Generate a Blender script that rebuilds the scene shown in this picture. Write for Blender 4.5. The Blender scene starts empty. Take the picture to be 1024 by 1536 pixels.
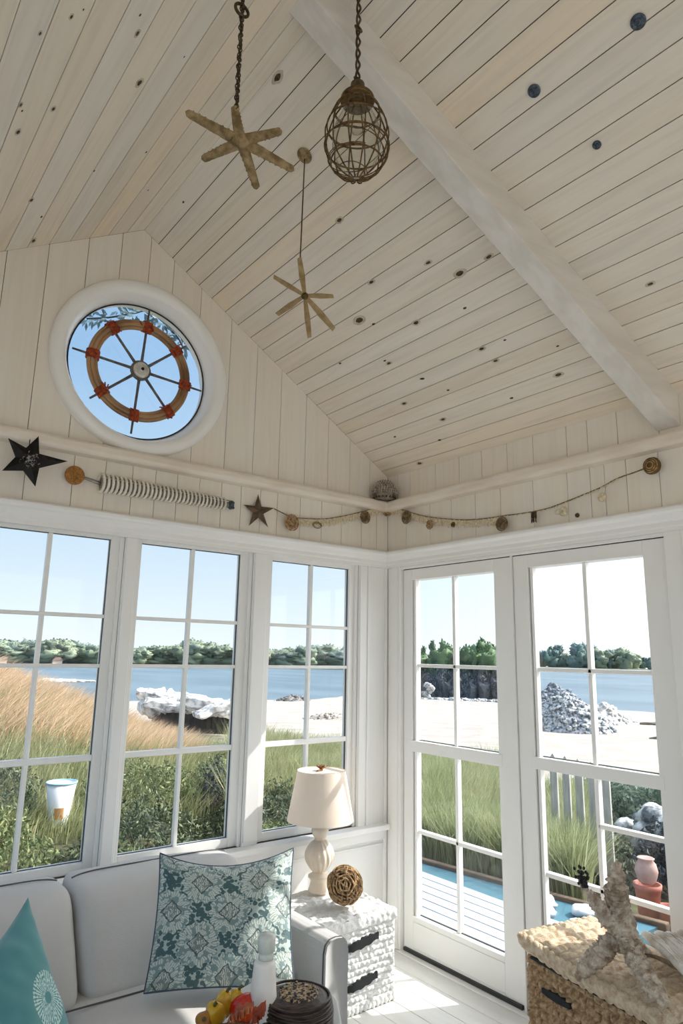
import bpy, bmesh, math, random
import numpy as np
from mathutils import Vector, Matrix, noise
random.seed(7); np.random.seed(7)
C = bpy.context.scene.collection
PI = math.pi
V = Vector

# ------------------------------------------------------------------ camera
F, YAW, PITCH, ROLL = 1012.24, 0.656557, 0.209544, 0.018455
CAM = V((-2.6855, -3.0213, 1.5))
fw = V((math.sin(YAW)*math.cos(PITCH), math.cos(YAW)*math.cos(PITCH), math.sin(PITCH)))
r0 = fw.cross(V((0, 0, 1))).normalized(); u0 = r0.cross(fw)
rt = math.cos(ROLL)*r0 + math.sin(ROLL)*u0
up = -math.sin(ROLL)*r0 + math.cos(ROLL)*u0
cd = bpy.data.cameras.new('camera'); cam = bpy.data.objects.new('camera', cd); C.objects.link(cam)
cd.sensor_fit = 'VERTICAL'; cd.sensor_height = 36; cd.sensor_width = 24; cd.lens = F*36/1536
cd.clip_start = 0.02; cd.clip_end = 2000
M = Matrix((rt, up, -fw)).transposed().to_4x4(); M.translation = CAM
cam.matrix_world = M
bpy.context.scene.camera = cam

def ray(px, py): return fw + rt*((px-512)/F) - up*((py-768)/F)
def hit(px, py, ax, v):
    """a measured direction met with the plane of a wall, a shelf or a table top"""
    d = ray(px, py); return CAM + d*((v-CAM[ax])/d[ax])
def depth(px, py, t): return CAM + ray(px, py)*t
def hitp(px, py, o, n):
    d = ray(px, py); return CAM + d*((V(o)-CAM).dot(V(n))/d.dot(V(n)))

# ------------------------------------------------------------------ materials
def newmat(name):
    m = bpy.data.materials.new(name); m.use_nodes = True
    nt = m.node_tree; b = nt.nodes['Principled BSDF']; return m, nt, b
def N(nt, t, **k):
    n = nt.nodes.new(t)
    for a, v in k.items(): setattr(n, a, v)
    return n
def coords(nt, scale=(1, 1, 1), kind='Object'):
    tc = N(nt, 'ShaderNodeTexCoord'); mp = N(nt, 'ShaderNodeMapping')
    mp.inputs['Scale'].default_value = scale
    nt.links.new(tc.outputs[kind], mp.inputs['Vector']); return mp.outputs['Vector']
def ramp(nt, fac, stops):
    r = N(nt, 'ShaderNodeValToRGB'); e = r.color_ramp.elements
    while len(e) < len(stops): e.new(0.5)
    for i, (p, c) in enumerate(stops): e[i].position = p; e[i].color = (*c, 1)
    nt.links.new(fac, r.inputs['Fac']); return r.outputs['Color']
def srgb(r, g, b):
    f = lambda c: (c/255/12.92) if c/255 <= .04045 else ((c/255+.055)/1.055)**2.4
    return (f(r), f(g), f(b))
def mat(name, c1, c2=None, rough=.5, scale=8, stretch=(1, 1, 1), bump=0, bscale=None, metal=0, detail=5, spec=.4, lo=.35, hi=.65, sub=0, sheen=0):
    m, nt, b = newmat(name)
    b.inputs['Roughness'].default_value = rough; b.inputs['Metallic'].default_value = metal
    b.inputs['Specular IOR Level'].default_value = spec
    b.inputs['Base Color'].default_value = (*c1, 1)
    if sheen: b.inputs['Sheen Weight'].default_value = sheen
    if sub:
        b.inputs['Subsurface Weight'].default_value = sub; b.inputs['Subsurface Radius'].default_value = (.02, .015, .01)
    if c2 or bump:
        co = coords(nt, stretch)
        if c2:
            n = N(nt, 'ShaderNodeTexNoise'); n.inputs['Scale'].default_value = scale; n.inputs['Detail'].default_value = detail
            nt.links.new(co, n.inputs['Vector'])
            nt.links.new(ramp(nt, n.outputs['Fac'], [(lo, c1), (hi, c2)]), b.inputs['Base Color'])
        if bump:
            n2 = N(nt, 'ShaderNodeTexNoise'); n2.inputs['Scale'].default_value = bscale or scale*3; n2.inputs['Detail'].default_value = 6
            nt.links.new(co, n2.inputs['Vector'])
            bp = N(nt, 'ShaderNodeBump'); bp.inputs['Strength'].default_value = bump; bp.inputs['Distance'].default_value = .01
            nt.links.new(n2.outputs['Fac'], bp.inputs['Height']); nt.links.new(bp.outputs['Normal'], b.inputs['Normal'])
    return m
def plankmat(name, stretch, stops, grain=(.93, 1.03), rough=.6):
    """whitewashed boards: a tint per board (mesh island), grain along the board"""
    m, nt, b = newmat(name); L = nt.links.new
    b.inputs['Roughness'].default_value = rough; b.inputs['Specular IOR Level'].default_value = .25
    g = N(nt, 'ShaderNodeNewGeometry')
    base = ramp(nt, g.outputs['Random Per Island'], stops)
    tc = N(nt, 'ShaderNodeTexCoord')
    off = N(nt, 'ShaderNodeVectorMath', operation='SCALE'); cmb = N(nt, 'ShaderNodeCombineXYZ')
    for i in range(3): L(g.outputs['Random Per Island'], cmb.inputs[i])
    L(cmb.outputs[0], off.inputs[0]); off.inputs['Scale'].default_value = 37
    add = N(nt, 'ShaderNodeVectorMath', operation='ADD'); L(tc.outputs['Object'], add.inputs[0]); L(off.outputs[0], add.inputs[1])
    mp = N(nt, 'ShaderNodeMapping'); mp.inputs['Scale'].default_value = stretch; L(add.outputs[0], mp.inputs['Vector'])
    n = N(nt, 'ShaderNodeTexNoise'); n.inputs['Scale'].default_value = 3.2; n.inputs['Detail'].default_value = 7; n.inputs['Distortion'].default_value = 1.2
    L(mp.outputs[0], n.inputs['Vector'])
    n3 = N(nt, 'ShaderNodeTexNoise'); n3.inputs['Scale'].default_value = .8; n3.inputs['Detail'].default_value = 3
    L(mp.outputs[0], n3.inputs['Vector'])
    gr = ramp(nt, n.outputs['Fac'], [(.32, (grain[0],)*3), (.5, (1, .995, .985)), (.68, (grain[1],)*3)])
    mx = N(nt, 'ShaderNodeMix', data_type='RGBA', blend_type='MULTIPLY'); mx.inputs['Factor'].default_value = 1
    L(base, mx.inputs['A']); L(gr, mx.inputs['B'])
    gr2 = ramp(nt, n3.outputs['Fac'], [(.35, (1.01, .985, .945)), (.6, (1, 1, 1))])
    mx2 = N(nt, 'ShaderNodeMix', data_type='RGBA', blend_type='MULTIPLY'); mx2.inputs['Factor'].default_value = 1
    L(mx.outputs['Result'], mx2.inputs['A']); L(gr2, mx2.inputs['B']); L(mx2.outputs['Result'], b.inputs['Base Color'])
    bp = N(nt, 'ShaderNodeBump'); bp.inputs['Strength'].default_value = .12; bp.inputs['Distance'].default_value = .01
    L(n.outputs['Fac'], bp.inputs['Height']); L(bp.outputs['Normal'], b.inputs['Normal'])
    return m
def glassmat(name, tint=(1, 1, 1), gloss=1.0, rough=.0):
    m = bpy.data.materials.new(name); m.use_nodes = True; nt = m.node_tree; nt.nodes.clear()
    o = N(nt, 'ShaderNodeOutputMaterial'); t = N(nt, 'ShaderNodeBsdfTransparent'); g = N(nt, 'ShaderNodeBsdfGlossy')
    t.inputs['Color'].default_value = (*tint, 1); g.inputs['Roughness'].default_value = rough
    L = nt.links.new; ge = N(nt, 'ShaderNodeNewGeometry'); dp = N(nt, 'ShaderNodeVectorMath', operation='DOT_PRODUCT')
    L(ge.outputs['Normal'], dp.inputs[0]); L(ge.outputs['Incoming'], dp.inputs[1])
    def mm(op, a, c):
        n = N(nt, 'ShaderNodeMath', operation=op)
        for i, v in enumerate((a, c)):
            if v is None: continue
            if isinstance(v, (int, float)): n.inputs[i].default_value = v
            else: L(v, n.inputs[i])
        return n.outputs[0]
    f = mm('MULTIPLY', mm('ADD', mm('MULTIPLY', mm('POWER', mm('SUBTRACT', 1.0, mm('ABSOLUTE', dp.outputs['Value'], None)), 5.0), .96), .03), gloss)
    x = N(nt, 'ShaderNodeMixShader')
    L(f, x.inputs[0]); L(t.outputs[0], x.inputs[1]); L(g.outputs[0], x.inputs[2]); L(x.outputs[0], o.inputs['Surface'])
    return m
def leafmat(name, c1, c2, c3=None, scale=1.5, trans=.35):
    """leaves and blades: colour per island, light passes through"""
    m, nt, b = newmat(name); L = nt.links.new
    g = N(nt, 'ShaderNodeNewGeometry')
    st = [(0, c1), (.6, c2)] + ([(1, c3)] if c3 else [])
    col = ramp(nt, g.outputs['Random Per Island'], st)
    L(col, b.inputs['Base Color']); b.inputs['Roughness'].default_value = .55; b.inputs['Specular IOR Level'].default_value = .3
    tr = N(nt, 'ShaderNodeBsdfTranslucent'); L(col, tr.inputs['Color'])
    x = N(nt, 'ShaderNodeMixShader'); x.inputs[0].default_value = trans
    o = nt.nodes['Material Output']; L(b.outputs[0], x.inputs[1]); L(tr.outputs[0], x.inputs[2]); L(x.outputs[0], o.inputs['Surface'])
    return m

CEIL = plankmat('whitewashed_ceiling_boards', (9, .55, 9),
    [(0, srgb(222, 212, 198)), (.2, srgb(228, 219, 206)), (.4, srgb(224, 217, 206)), (.6, srgb(232, 225, 214)), (.8, srgb(233, 219, 198)), (1, srgb(227, 220, 210))], (.92, 1.03))
WALLP = plankmat('painted_wall_boards', (9, 9, .5),
    [(0, srgb(230, 224, 214)), (.5, srgb(234, 228, 219)), (1, srgb(231, 224, 213))], (.96, 1.015))
GROOVE = mat('dark_board_joint', srgb(70, 60, 50), rough=.9)
WHITE = mat('white_trim_paint', srgb(242, 241, 239), srgb(239, 238, 234), rough=.32, scale=3, bump=.03, bscale=60)
BEAM = mat('whitewashed_beam', srgb(222, 217, 210), srgb(211, 205, 196), rough=.55, scale=3, stretch=(1, 6, 6), bump=.15, bscale=10, lo=.4, hi=.62)
LEDGE = mat('whitewashed_ledge_wood', srgb(234, 225, 212), srgb(222, 208, 191), rough=.5, scale=4, stretch=(1, 1, 5), bump=.12, bscale=12, lo=.42, hi=.66)
FLOORM = mat('white_painted_floorboards', srgb(226, 225, 220), srgb(214, 212, 206), rough=.35, scale=2, stretch=(6, 1, 1), bump=.05)
GLASS = glassmat('window_glass', (.985, .99, .99), .8)
DARK = mat('black_rubber_strip', srgb(44, 46, 46), rough=.5)
SEAL = mat('dark_glazing_gasket', srgb(70, 76, 78), rough=.4)
KNOT = mat('dark_knot', srgb(92, 74, 56), srgb(38, 34, 30), rough=.7, scale=60)
KRING = mat('knot_ring', srgb(208, 196, 178), srgb(180, 164, 142), rough=.6, scale=50)
ROPE = mat('raw_rope_and_driftwood', srgb(150, 128, 96), srgb(84, 66, 44), rough=.8, scale=60, bump=.4)
STARM = mat('dried_starfish_tan', srgb(172, 148, 108), srgb(118, 96, 62), rough=.8, scale=45, bump=.8, bscale=160)
STARM2 = mat('flat_olive_starfish', srgb(168, 143, 100), srgb(136, 112, 74), rough=.7, scale=40, bump=.3)
CHAIN = mat('aged_iron_chain', srgb(98, 80, 58), srgb(60, 48, 34), rough=.5, metal=.6, scale=80)
RUSTW = mat('twisted_rusty_wire', srgb(128, 100, 62), srgb(66, 48, 30), rough=.6, metal=.35, scale=90, bump=.3)
BRASS = mat('aged_brass', srgb(120, 96, 56), srgb(76, 60, 36), rough=.45, metal=.7, scale=40)
COPPER = mat('hammered_copper', srgb(190, 136, 70), srgb(140, 94, 44), rough=.5, metal=.3, scale=120, bump=.5)
BLACKM = mat('black_metal', srgb(30, 24, 22), srgb(16, 13, 12), rough=.35, scale=60, metal=.4, bump=.2)
SILVER = mat('dull_silver_scrolls', srgb(190, 190, 188), srgb(60, 58, 58), rough=.4, metal=.6, scale=90, bump=1, lo=.45, hi=.55)
RUSTST = mat('rusted_brown_metal', srgb(112, 92, 70), srgb(70, 55, 42), rough=.6, metal=.3, scale=40)
BONE = mat('white_bone_coil', srgb(238, 232, 220), srgb(214, 205, 190), rough=.5, scale=30)
SHELLW = mat('mother_of_pearl_chips', srgb(234, 222, 196), srgb(196, 178, 142), rough=.35, scale=80)
LINEN = mat('light_grey_linen_upholstery', srgb(205, 202, 199), srgb(196, 193, 190), rough=.9, scale=4, bump=.25, bscale=500, sheen=.2)
PIPE = mat('charcoal_piping_cord', srgb(88, 86, 86), rough=.8)
SHADE = mat('cream_linen_shade', srgb(244, 228, 212), srgb(240, 222, 204), rough=.85, scale=6, bump=.1, bscale=300)
CERAM = mat('cream_ceramic', srgb(240, 226, 206), srgb(232, 214, 192), rough=.35, scale=10, spec=.6)
WHITEW = mat('white_painted_wicker', srgb(238, 238, 236), srgb(226, 226, 224), rough=.6, scale=40, bump=.5, bscale=180)
HOLE_SHADE = mat('painted_hole_shade', srgb(36, 38, 40), rough=.9)  # dark fill painted for the shade inside openings
JUTE = mat('natural_seagrass_braid', srgb(218, 186, 146), srgb(160, 124, 88), rough=.85, scale=60, bump=.8, bscale=300, lo=.38, hi=.66)
JUTE2 = mat('pale_seagrass_braid', srgb(240, 220, 192), srgb(204, 172, 136), rough=.85, scale=50, bump=.8, bscale=300, lo=.4, hi=.7)
ENCR = mat('encrusted_grey_brown_starfish', srgb(240, 224, 204), srgb(170, 146, 122), rough=.95, scale=34, bump=1, bscale=160, lo=.36, hi=.64)
DRIFT = mat('bleached_driftwood', srgb(240, 234, 226), srgb(196, 180, 162), rough=.8, scale=14, bump=.6, lo=.45, hi=.7)
TWINE = mat('wound_brown_vine', srgb(206, 172, 128), srgb(112, 82, 54), rough=.8, scale=70, bump=.5)
DARKBOX = mat('dark_wound_cane', srgb(84, 66, 54), srgb(34, 28, 26), rough=.35, scale=16, stretch=(1, 1, 7), bump=.4, bscale=40)
CONF = mat('gold_chip_mosaic', srgb(200, 170, 130), srgb(50, 38, 28), rough=.3, scale=110, lo=.47, hi=.53, bump=.6)
TABLEM = mat('pale_grey_lacquer', srgb(196, 196, 194), rough=.3)
PORC = mat('matte_white_ceramic', srgb(238, 232, 224), rough=.45)
FROST = mat('frosted_glass_stopper', srgb(222, 222, 214), srgb(200, 204, 196), rough=.15, scale=30)
YEL = mat('yellow_pepper_skin', srgb(222, 176, 36), srgb(176, 132, 22), rough=.22, scale=6, spec=.6)
RED = mat('red_pepper_skin', srgb(196, 36, 28), srgb(226, 92, 34), rough=.2, scale=7, spec=.6, lo=.45, hi=.7)
MAROON = mat('dried_maroon_petal', srgb(146, 52, 40), srgb(196, 120, 70), rough=.6, scale=12)
STEMG = mat('dry_stem', srgb(90, 84, 44), rough=.7)
WHEELW = mat('bent_honey_wood', srgb(178, 142, 104), srgb(120, 88, 60), rough=.4, scale=6, stretch=(1, 4, 1), bump=.2)
SPOKE = mat('grey_weathered_spoke', srgb(112, 106, 104), srgb(84, 78, 76), rough=.6, scale=30)
LASH = mat('orange_copper_lashing', srgb(196, 84, 36), srgb(110, 40, 20), rough=.45, scale=70, bump=.5)
HUBM = mat('silver_hub', srgb(220, 218, 212), srgb(180, 178, 172), rough=.3, metal=.4, scale=30)
MEDAL = mat('blue_grey_metal_disc', srgb(98, 110, 122), srgb(52, 60, 70), rough=.35, metal=.5, scale=90, bump=.5)
SHELLD = mat('brown_scaled_shell', srgb(150, 136, 122), srgb(84, 72, 62), rough=.6, scale=40, bump=.3)

# outdoors
SANDM = mat('pale_beach_sand', srgb(176, 170, 161), srgb(152, 144, 134), rough=.95, scale=1.2, bump=.7, bscale=6, detail=10, lo=.35, hi=.6)
SOIL = mat('dark_garden_soil', srgb(84, 84, 56), srgb(54, 58, 38), rough=1, scale=6)
DECKM = mat('white_painted_deck', srgb(178, 182, 188), srgb(162, 167, 175), rough=.5, scale=3, stretch=(6, 1, 1))
ROCKW = mat('bleached_white_rock', srgb(226, 222, 216), srgb(142, 140, 138), rough=.9, scale=5, bump=1, bscale=14, lo=.4, hi=.62)
ROCKG = mat('grey_pebbly_rubble', srgb(206, 206, 204), srgb(84, 90, 96), rough=.9, scale=9, bump=1, bscale=20, lo=.42, hi=.6)
PICKET = mat('weathered_grey_picket', srgb(214, 210, 202), srgb(188, 182, 174), rough=.8, scale=6, stretch=(6, 6, 1))
PLAST = mat('white_plastic_bucket', srgb(236, 236, 234), rough=.3)
PLASTB = mat('pale_blue_bucket_rim', srgb(150, 196, 226), rough=.3)
ORANGE = mat('faded_orange_mark', srgb(226, 164, 110), rough=.5)
CLAY = mat('salmon_clay', srgb(178, 108, 94), srgb(156, 88, 76), rough=.7, scale=12)
CLAY2 = mat('pale_pink_clay', srgb(188, 156, 148), srgb(166, 132, 124), rough=.7, scale=12)
POOLE = mat('brown_timber_edging', srgb(112, 92, 76), srgb(86, 70, 58), rough=.9, scale=8)
BARK = mat('grey_bark', srgb(98, 84, 68), rough=.9)
HOUSEM = mat('pale_pink_house', srgb(214, 190, 174), rough=.8)
ROOFM = mat('house_roof', srgb(150, 120, 110), rough=.8)
L_FAR = leafmat('hazed_far_foliage', srgb(108, 124, 104), srgb(130, 142, 116), srgb(112, 128, 120), trans=.1)  # distance haze is mixed into the leaf colours
L_FAR2 = leafmat('hazed_far_foliage_pale', srgb(130, 144, 116), srgb(150, 160, 132), srgb(122, 136, 124), trans=.1)  # paler leaves, haze also put into the colour
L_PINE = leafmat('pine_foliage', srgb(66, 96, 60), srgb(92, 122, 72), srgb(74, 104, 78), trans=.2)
L_PINEB = leafmat('bluish_tree_foliage', srgb(92, 120, 120), srgb(122, 146, 136), srgb(100, 130, 110), trans=.2)  # haze of the distant shore put into the colour
L_DARK = leafmat('dark_scrub_foliage', srgb(44, 50, 56), srgb(66, 72, 80), srgb(96, 100, 106), trans=.1)
L_SHRUB = leafmat('green_shrub_leaves', srgb(72, 86, 52), srgb(108, 120, 78), srgb(156, 160, 112), trans=.25)
L_SHRUB2 = leafmat('deep_green_shrub_leaves', srgb(44, 56, 42), srgb(78, 92, 66), srgb(128, 136, 104), trans=.2)
L_BLUE = leafmat('blue_green_shrub_leaves', srgb(76, 96, 88), srgb(112, 130, 112), srgb(150, 164, 140))
G_TAN = leafmat('tan_dune_grass', srgb(208, 178, 142), srgb(226, 200, 168), srgb(192, 164, 130), trans=.3)
G_GREEN = leafmat('green_dune_grass', srgb(128, 138, 94), srgb(160, 164, 118), srgb(196, 188, 146), trans=.35)
G_MIX = leafmat('bright_garden_grass', srgb(132, 142, 102), srgb(162, 168, 124), srgb(192, 192, 152), trans=.4)

def watermat(name, c1, c2, rough=.25, gl=.35):
    m, nt, b = newmat(name); L = nt.links.new
    co = coords(nt, (1, .35, 1)); n = N(nt, 'ShaderNodeTexNoise'); n.inputs['Scale'].default_value = .12; n.inputs['Detail'].default_value = 6
    L(co, n.inputs['Vector']); L(ramp(nt, n.outputs['Fac'], [(.35, c1), (.65, c2)]), b.inputs['Base Color'])
    b.inputs['Roughness'].default_value = rough; b.inputs['Specular IOR Level'].default_value = gl
    n2 = N(nt, 'ShaderNodeTexNoise'); n2.inputs['Scale'].default_value = 1.6; n2.inputs['Detail'].default_value = 4; L(co, n2.inputs['Vector'])
    bp = N(nt, 'ShaderNodeBump'); bp.inputs['Strength'].default_value = .5; bp.inputs['Distance'].default_value = .05
    L(n2.outputs['Fac'], bp.inputs['Height']); L(bp.outputs['Normal'], b.inputs['Normal']); return m
SEA = watermat('bay_water', srgb(90, 106, 116), srgb(106, 122, 132), .55, .08)
POOL = watermat('pool_water', srgb(76, 116, 132), srgb(98, 140, 154), .1, .4)

def uvmat_damask():
    m, nt, b = newmat('teal_damask_medallion_fabric'); L = nt.links.new
    def mth(op, a, c=None):
        n = N(nt, 'ShaderNodeMath', operation=op)
        for i, v in enumerate((a, c)):
            if v is None: continue
            if isinstance(v, (int, float)): n.inputs[i].default_value = v
            else: L(v, n.inputs[i])
        return n.outputs[0]
    tc = N(nt, 'ShaderNodeTexCoord')
    ns = N(nt, 'ShaderNodeTexNoise'); ns.inputs['Scale'].default_value = 26; ns.inputs['Detail'].default_value = 3; L(tc.outputs['UV'], ns.inputs['Vector'])
    sub = N(nt, 'ShaderNodeVectorMath', operation='SUBTRACT'); L(ns.outputs['Color'], sub.inputs[0]); sub.inputs[1].default_value = (.5, .5, .5)
    sc = N(nt, 'ShaderNodeVectorMath', operation='SCALE'); L(sub.outputs[0], sc.inputs[0]); sc.inputs['Scale'].default_value = .035
    ad = N(nt, 'ShaderNodeVectorMath', operation='ADD'); L(tc.outputs['UV'], ad.inputs[0]); L(sc.outputs[0], ad.inputs[1])
    s = N(nt, 'ShaderNodeSeparateXYZ'); L(ad.outputs[0], s.inputs[0])
    u = mth('MULTIPLY', s.outputs[0], 2.35); v = mth('MULTIPLY', s.outputs[1], 2.05)
    a = mth('ADD', mth('ADD', u, v), .15); c = mth('ADD', mth('SUBTRACT', u, v), .35)
    la = mth('SUBTRACT', mth('FRACT', mth('ADD', a, 10)), .5); lc = mth('SUBTRACT', mth('FRACT', mth('ADD', c, 10)), .5)
    r = mth('SQRT', mth('ADD', mth('POWER', mth('ABSOLUTE', la), 2.0), mth('POWER', mth('ABSOLUTE', lc), 2.0)))
    th = mth('ARCTAN2', la, lc)
    sca = mth('MULTIPLY', mth('SINE', mth('MULTIPLY', th, 14)), .03)
    rr = mth('ADD', r, sca)
    flower = mth('LESS_THAN', rr, .485)
    rays = mth('SINE', mth('MULTIPLY', th, 44)); 
    vor = N(nt, 'ShaderNodeTexVoronoi'); vor.inputs['Scale'].default_value = 34; L(tc.outputs['UV'], vor.inputs['Vector'])
    mxd = mth('MAXIMUM', mth('ABSOLUTE', la), mth('ABSOLUTE', lc))
    dia = mth('LESS_THAN', mth('ABSOLUTE', mth('SUBTRACT', mxd, .175)), .014)
    inn = mth('LESS_THAN', mxd, .16)
    hat = mth('GREATER_THAN', mth('SINE', mth('ADD', mth('MULTIPLY', s.outputs[0], 420), mth('MULTIPLY', vor.outputs['Distance'], 9))), .1)
    bl = mth('GREATER_THAN', vor.outputs['Distance'], .62)
    def mix(f, x, y):
        n = N(nt, 'ShaderNodeMix', data_type='RGBA'); L(f, n.inputs['Factor'])
        for k, q in (('A', x), ('B', y)):
            if isinstance(q, tuple): n.inputs[k].default_value = (*q, 1)
            else: L(q, n.inputs[k])
        return n.outputs['Result']
    teal = srgb(58, 90, 92); sage = srgb(170, 184, 178); pale = srgb(196, 204, 196); ink = srgb(70, 84, 82)
    ground = mix(bl, teal, sage)
    petal = mix(mth('MULTIPLY', mth('GREATER_THAN', rays, .55), mth('GREATER_THAN', r, .22)), pale, srgb(138, 156, 150))
    petal = mix(bl, petal, srgb(120, 142, 140))
    cc = mix(flower, ground, petal)
    cc = mix(mth('MULTIPLY', inn, hat), cc, srgb(120, 128, 120))
    cc = mix(dia, cc, ink)
    L(cc, b.inputs['Base Color']); b.inputs['Roughness'].default_value = .55; b.inputs['Sheen Weight'].default_value = .3
    bp = N(nt, 'ShaderNodeBump'); bp.inputs['Strength'].default_value = .25; bp.inputs['Distance'].default_value = .004
    L(vor.outputs['Distance'], bp.inputs['Height']); L(bp.outputs['Normal'], b.inputs['Normal'])
    return m
DAMASK = uvmat_damask()
def uvmat_dandelion():
    m, nt, b = newmat('teal_velvet_with_white_medallion'); L = nt.links.new
    def mth(op, a, c=None):
        n = N(nt, 'ShaderNodeMath', operation=op)
        for i, v in enumerate((a, c)):
            if v is None: continue
            if isinstance(v, (int, float)): n.inputs[i].default_value = v
            else: L(v, n.inputs[i])
        return n.outputs[0]
    tc = N(nt, 'ShaderNodeTexCoord'); s = N(nt, 'ShaderNodeSeparateXYZ'); L(tc.outputs['UV'], s.inputs[0])
    x = mth('SUBTRACT', s.outputs[0], .80); y = mth('SUBTRACT', s.outputs[1], .40)
    r = mth('SQRT', mth('ADD', mth('MULTIPLY', x, x), mth('MULTIPLY', y, y))); th = mth('ARCTAN2', y, x)
    n = N(nt, 'ShaderNodeTexNoise'); n.inputs['Scale'].default_value = 55; L(tc.outputs['UV'], n.inputs['Vector'])
    ray_ = mth('GREATER_THAN', mth('ADD', mth('SINE', mth('MULTIPLY', th, 38)), mth('MULTIPLY', mth('SUBTRACT', n.outputs['Fac'], .5), 7)), -.1)
    disc = mth('LESS_THAN', r, .165); inner = mth('GREATER_THAN', r, .035)
    f = mth('MULTIPLY', mth('MULTIPLY', ray_, disc), inner)
    mx = N(nt, 'ShaderNodeMix', data_type='RGBA'); L(f, mx.inputs['Factor'])
    mx.inputs['A'].default_value = (*srgb(72, 138, 140), 1); mx.inputs['B'].default_value = (*srgb(186, 214, 208), 1)
    L(mx.outputs['Result'], b.inputs['Base Color']); b.inputs['Roughness'].default_value = .7; b.inputs['Sheen Weight'].default_value = .4
    return m
TEALP = uvmat_dandelion()
GREYBLUE = mat('pale_grey_blue_fabric', srgb(168, 182, 186), srgb(150, 166, 172), rough=.8, scale=20)

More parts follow.
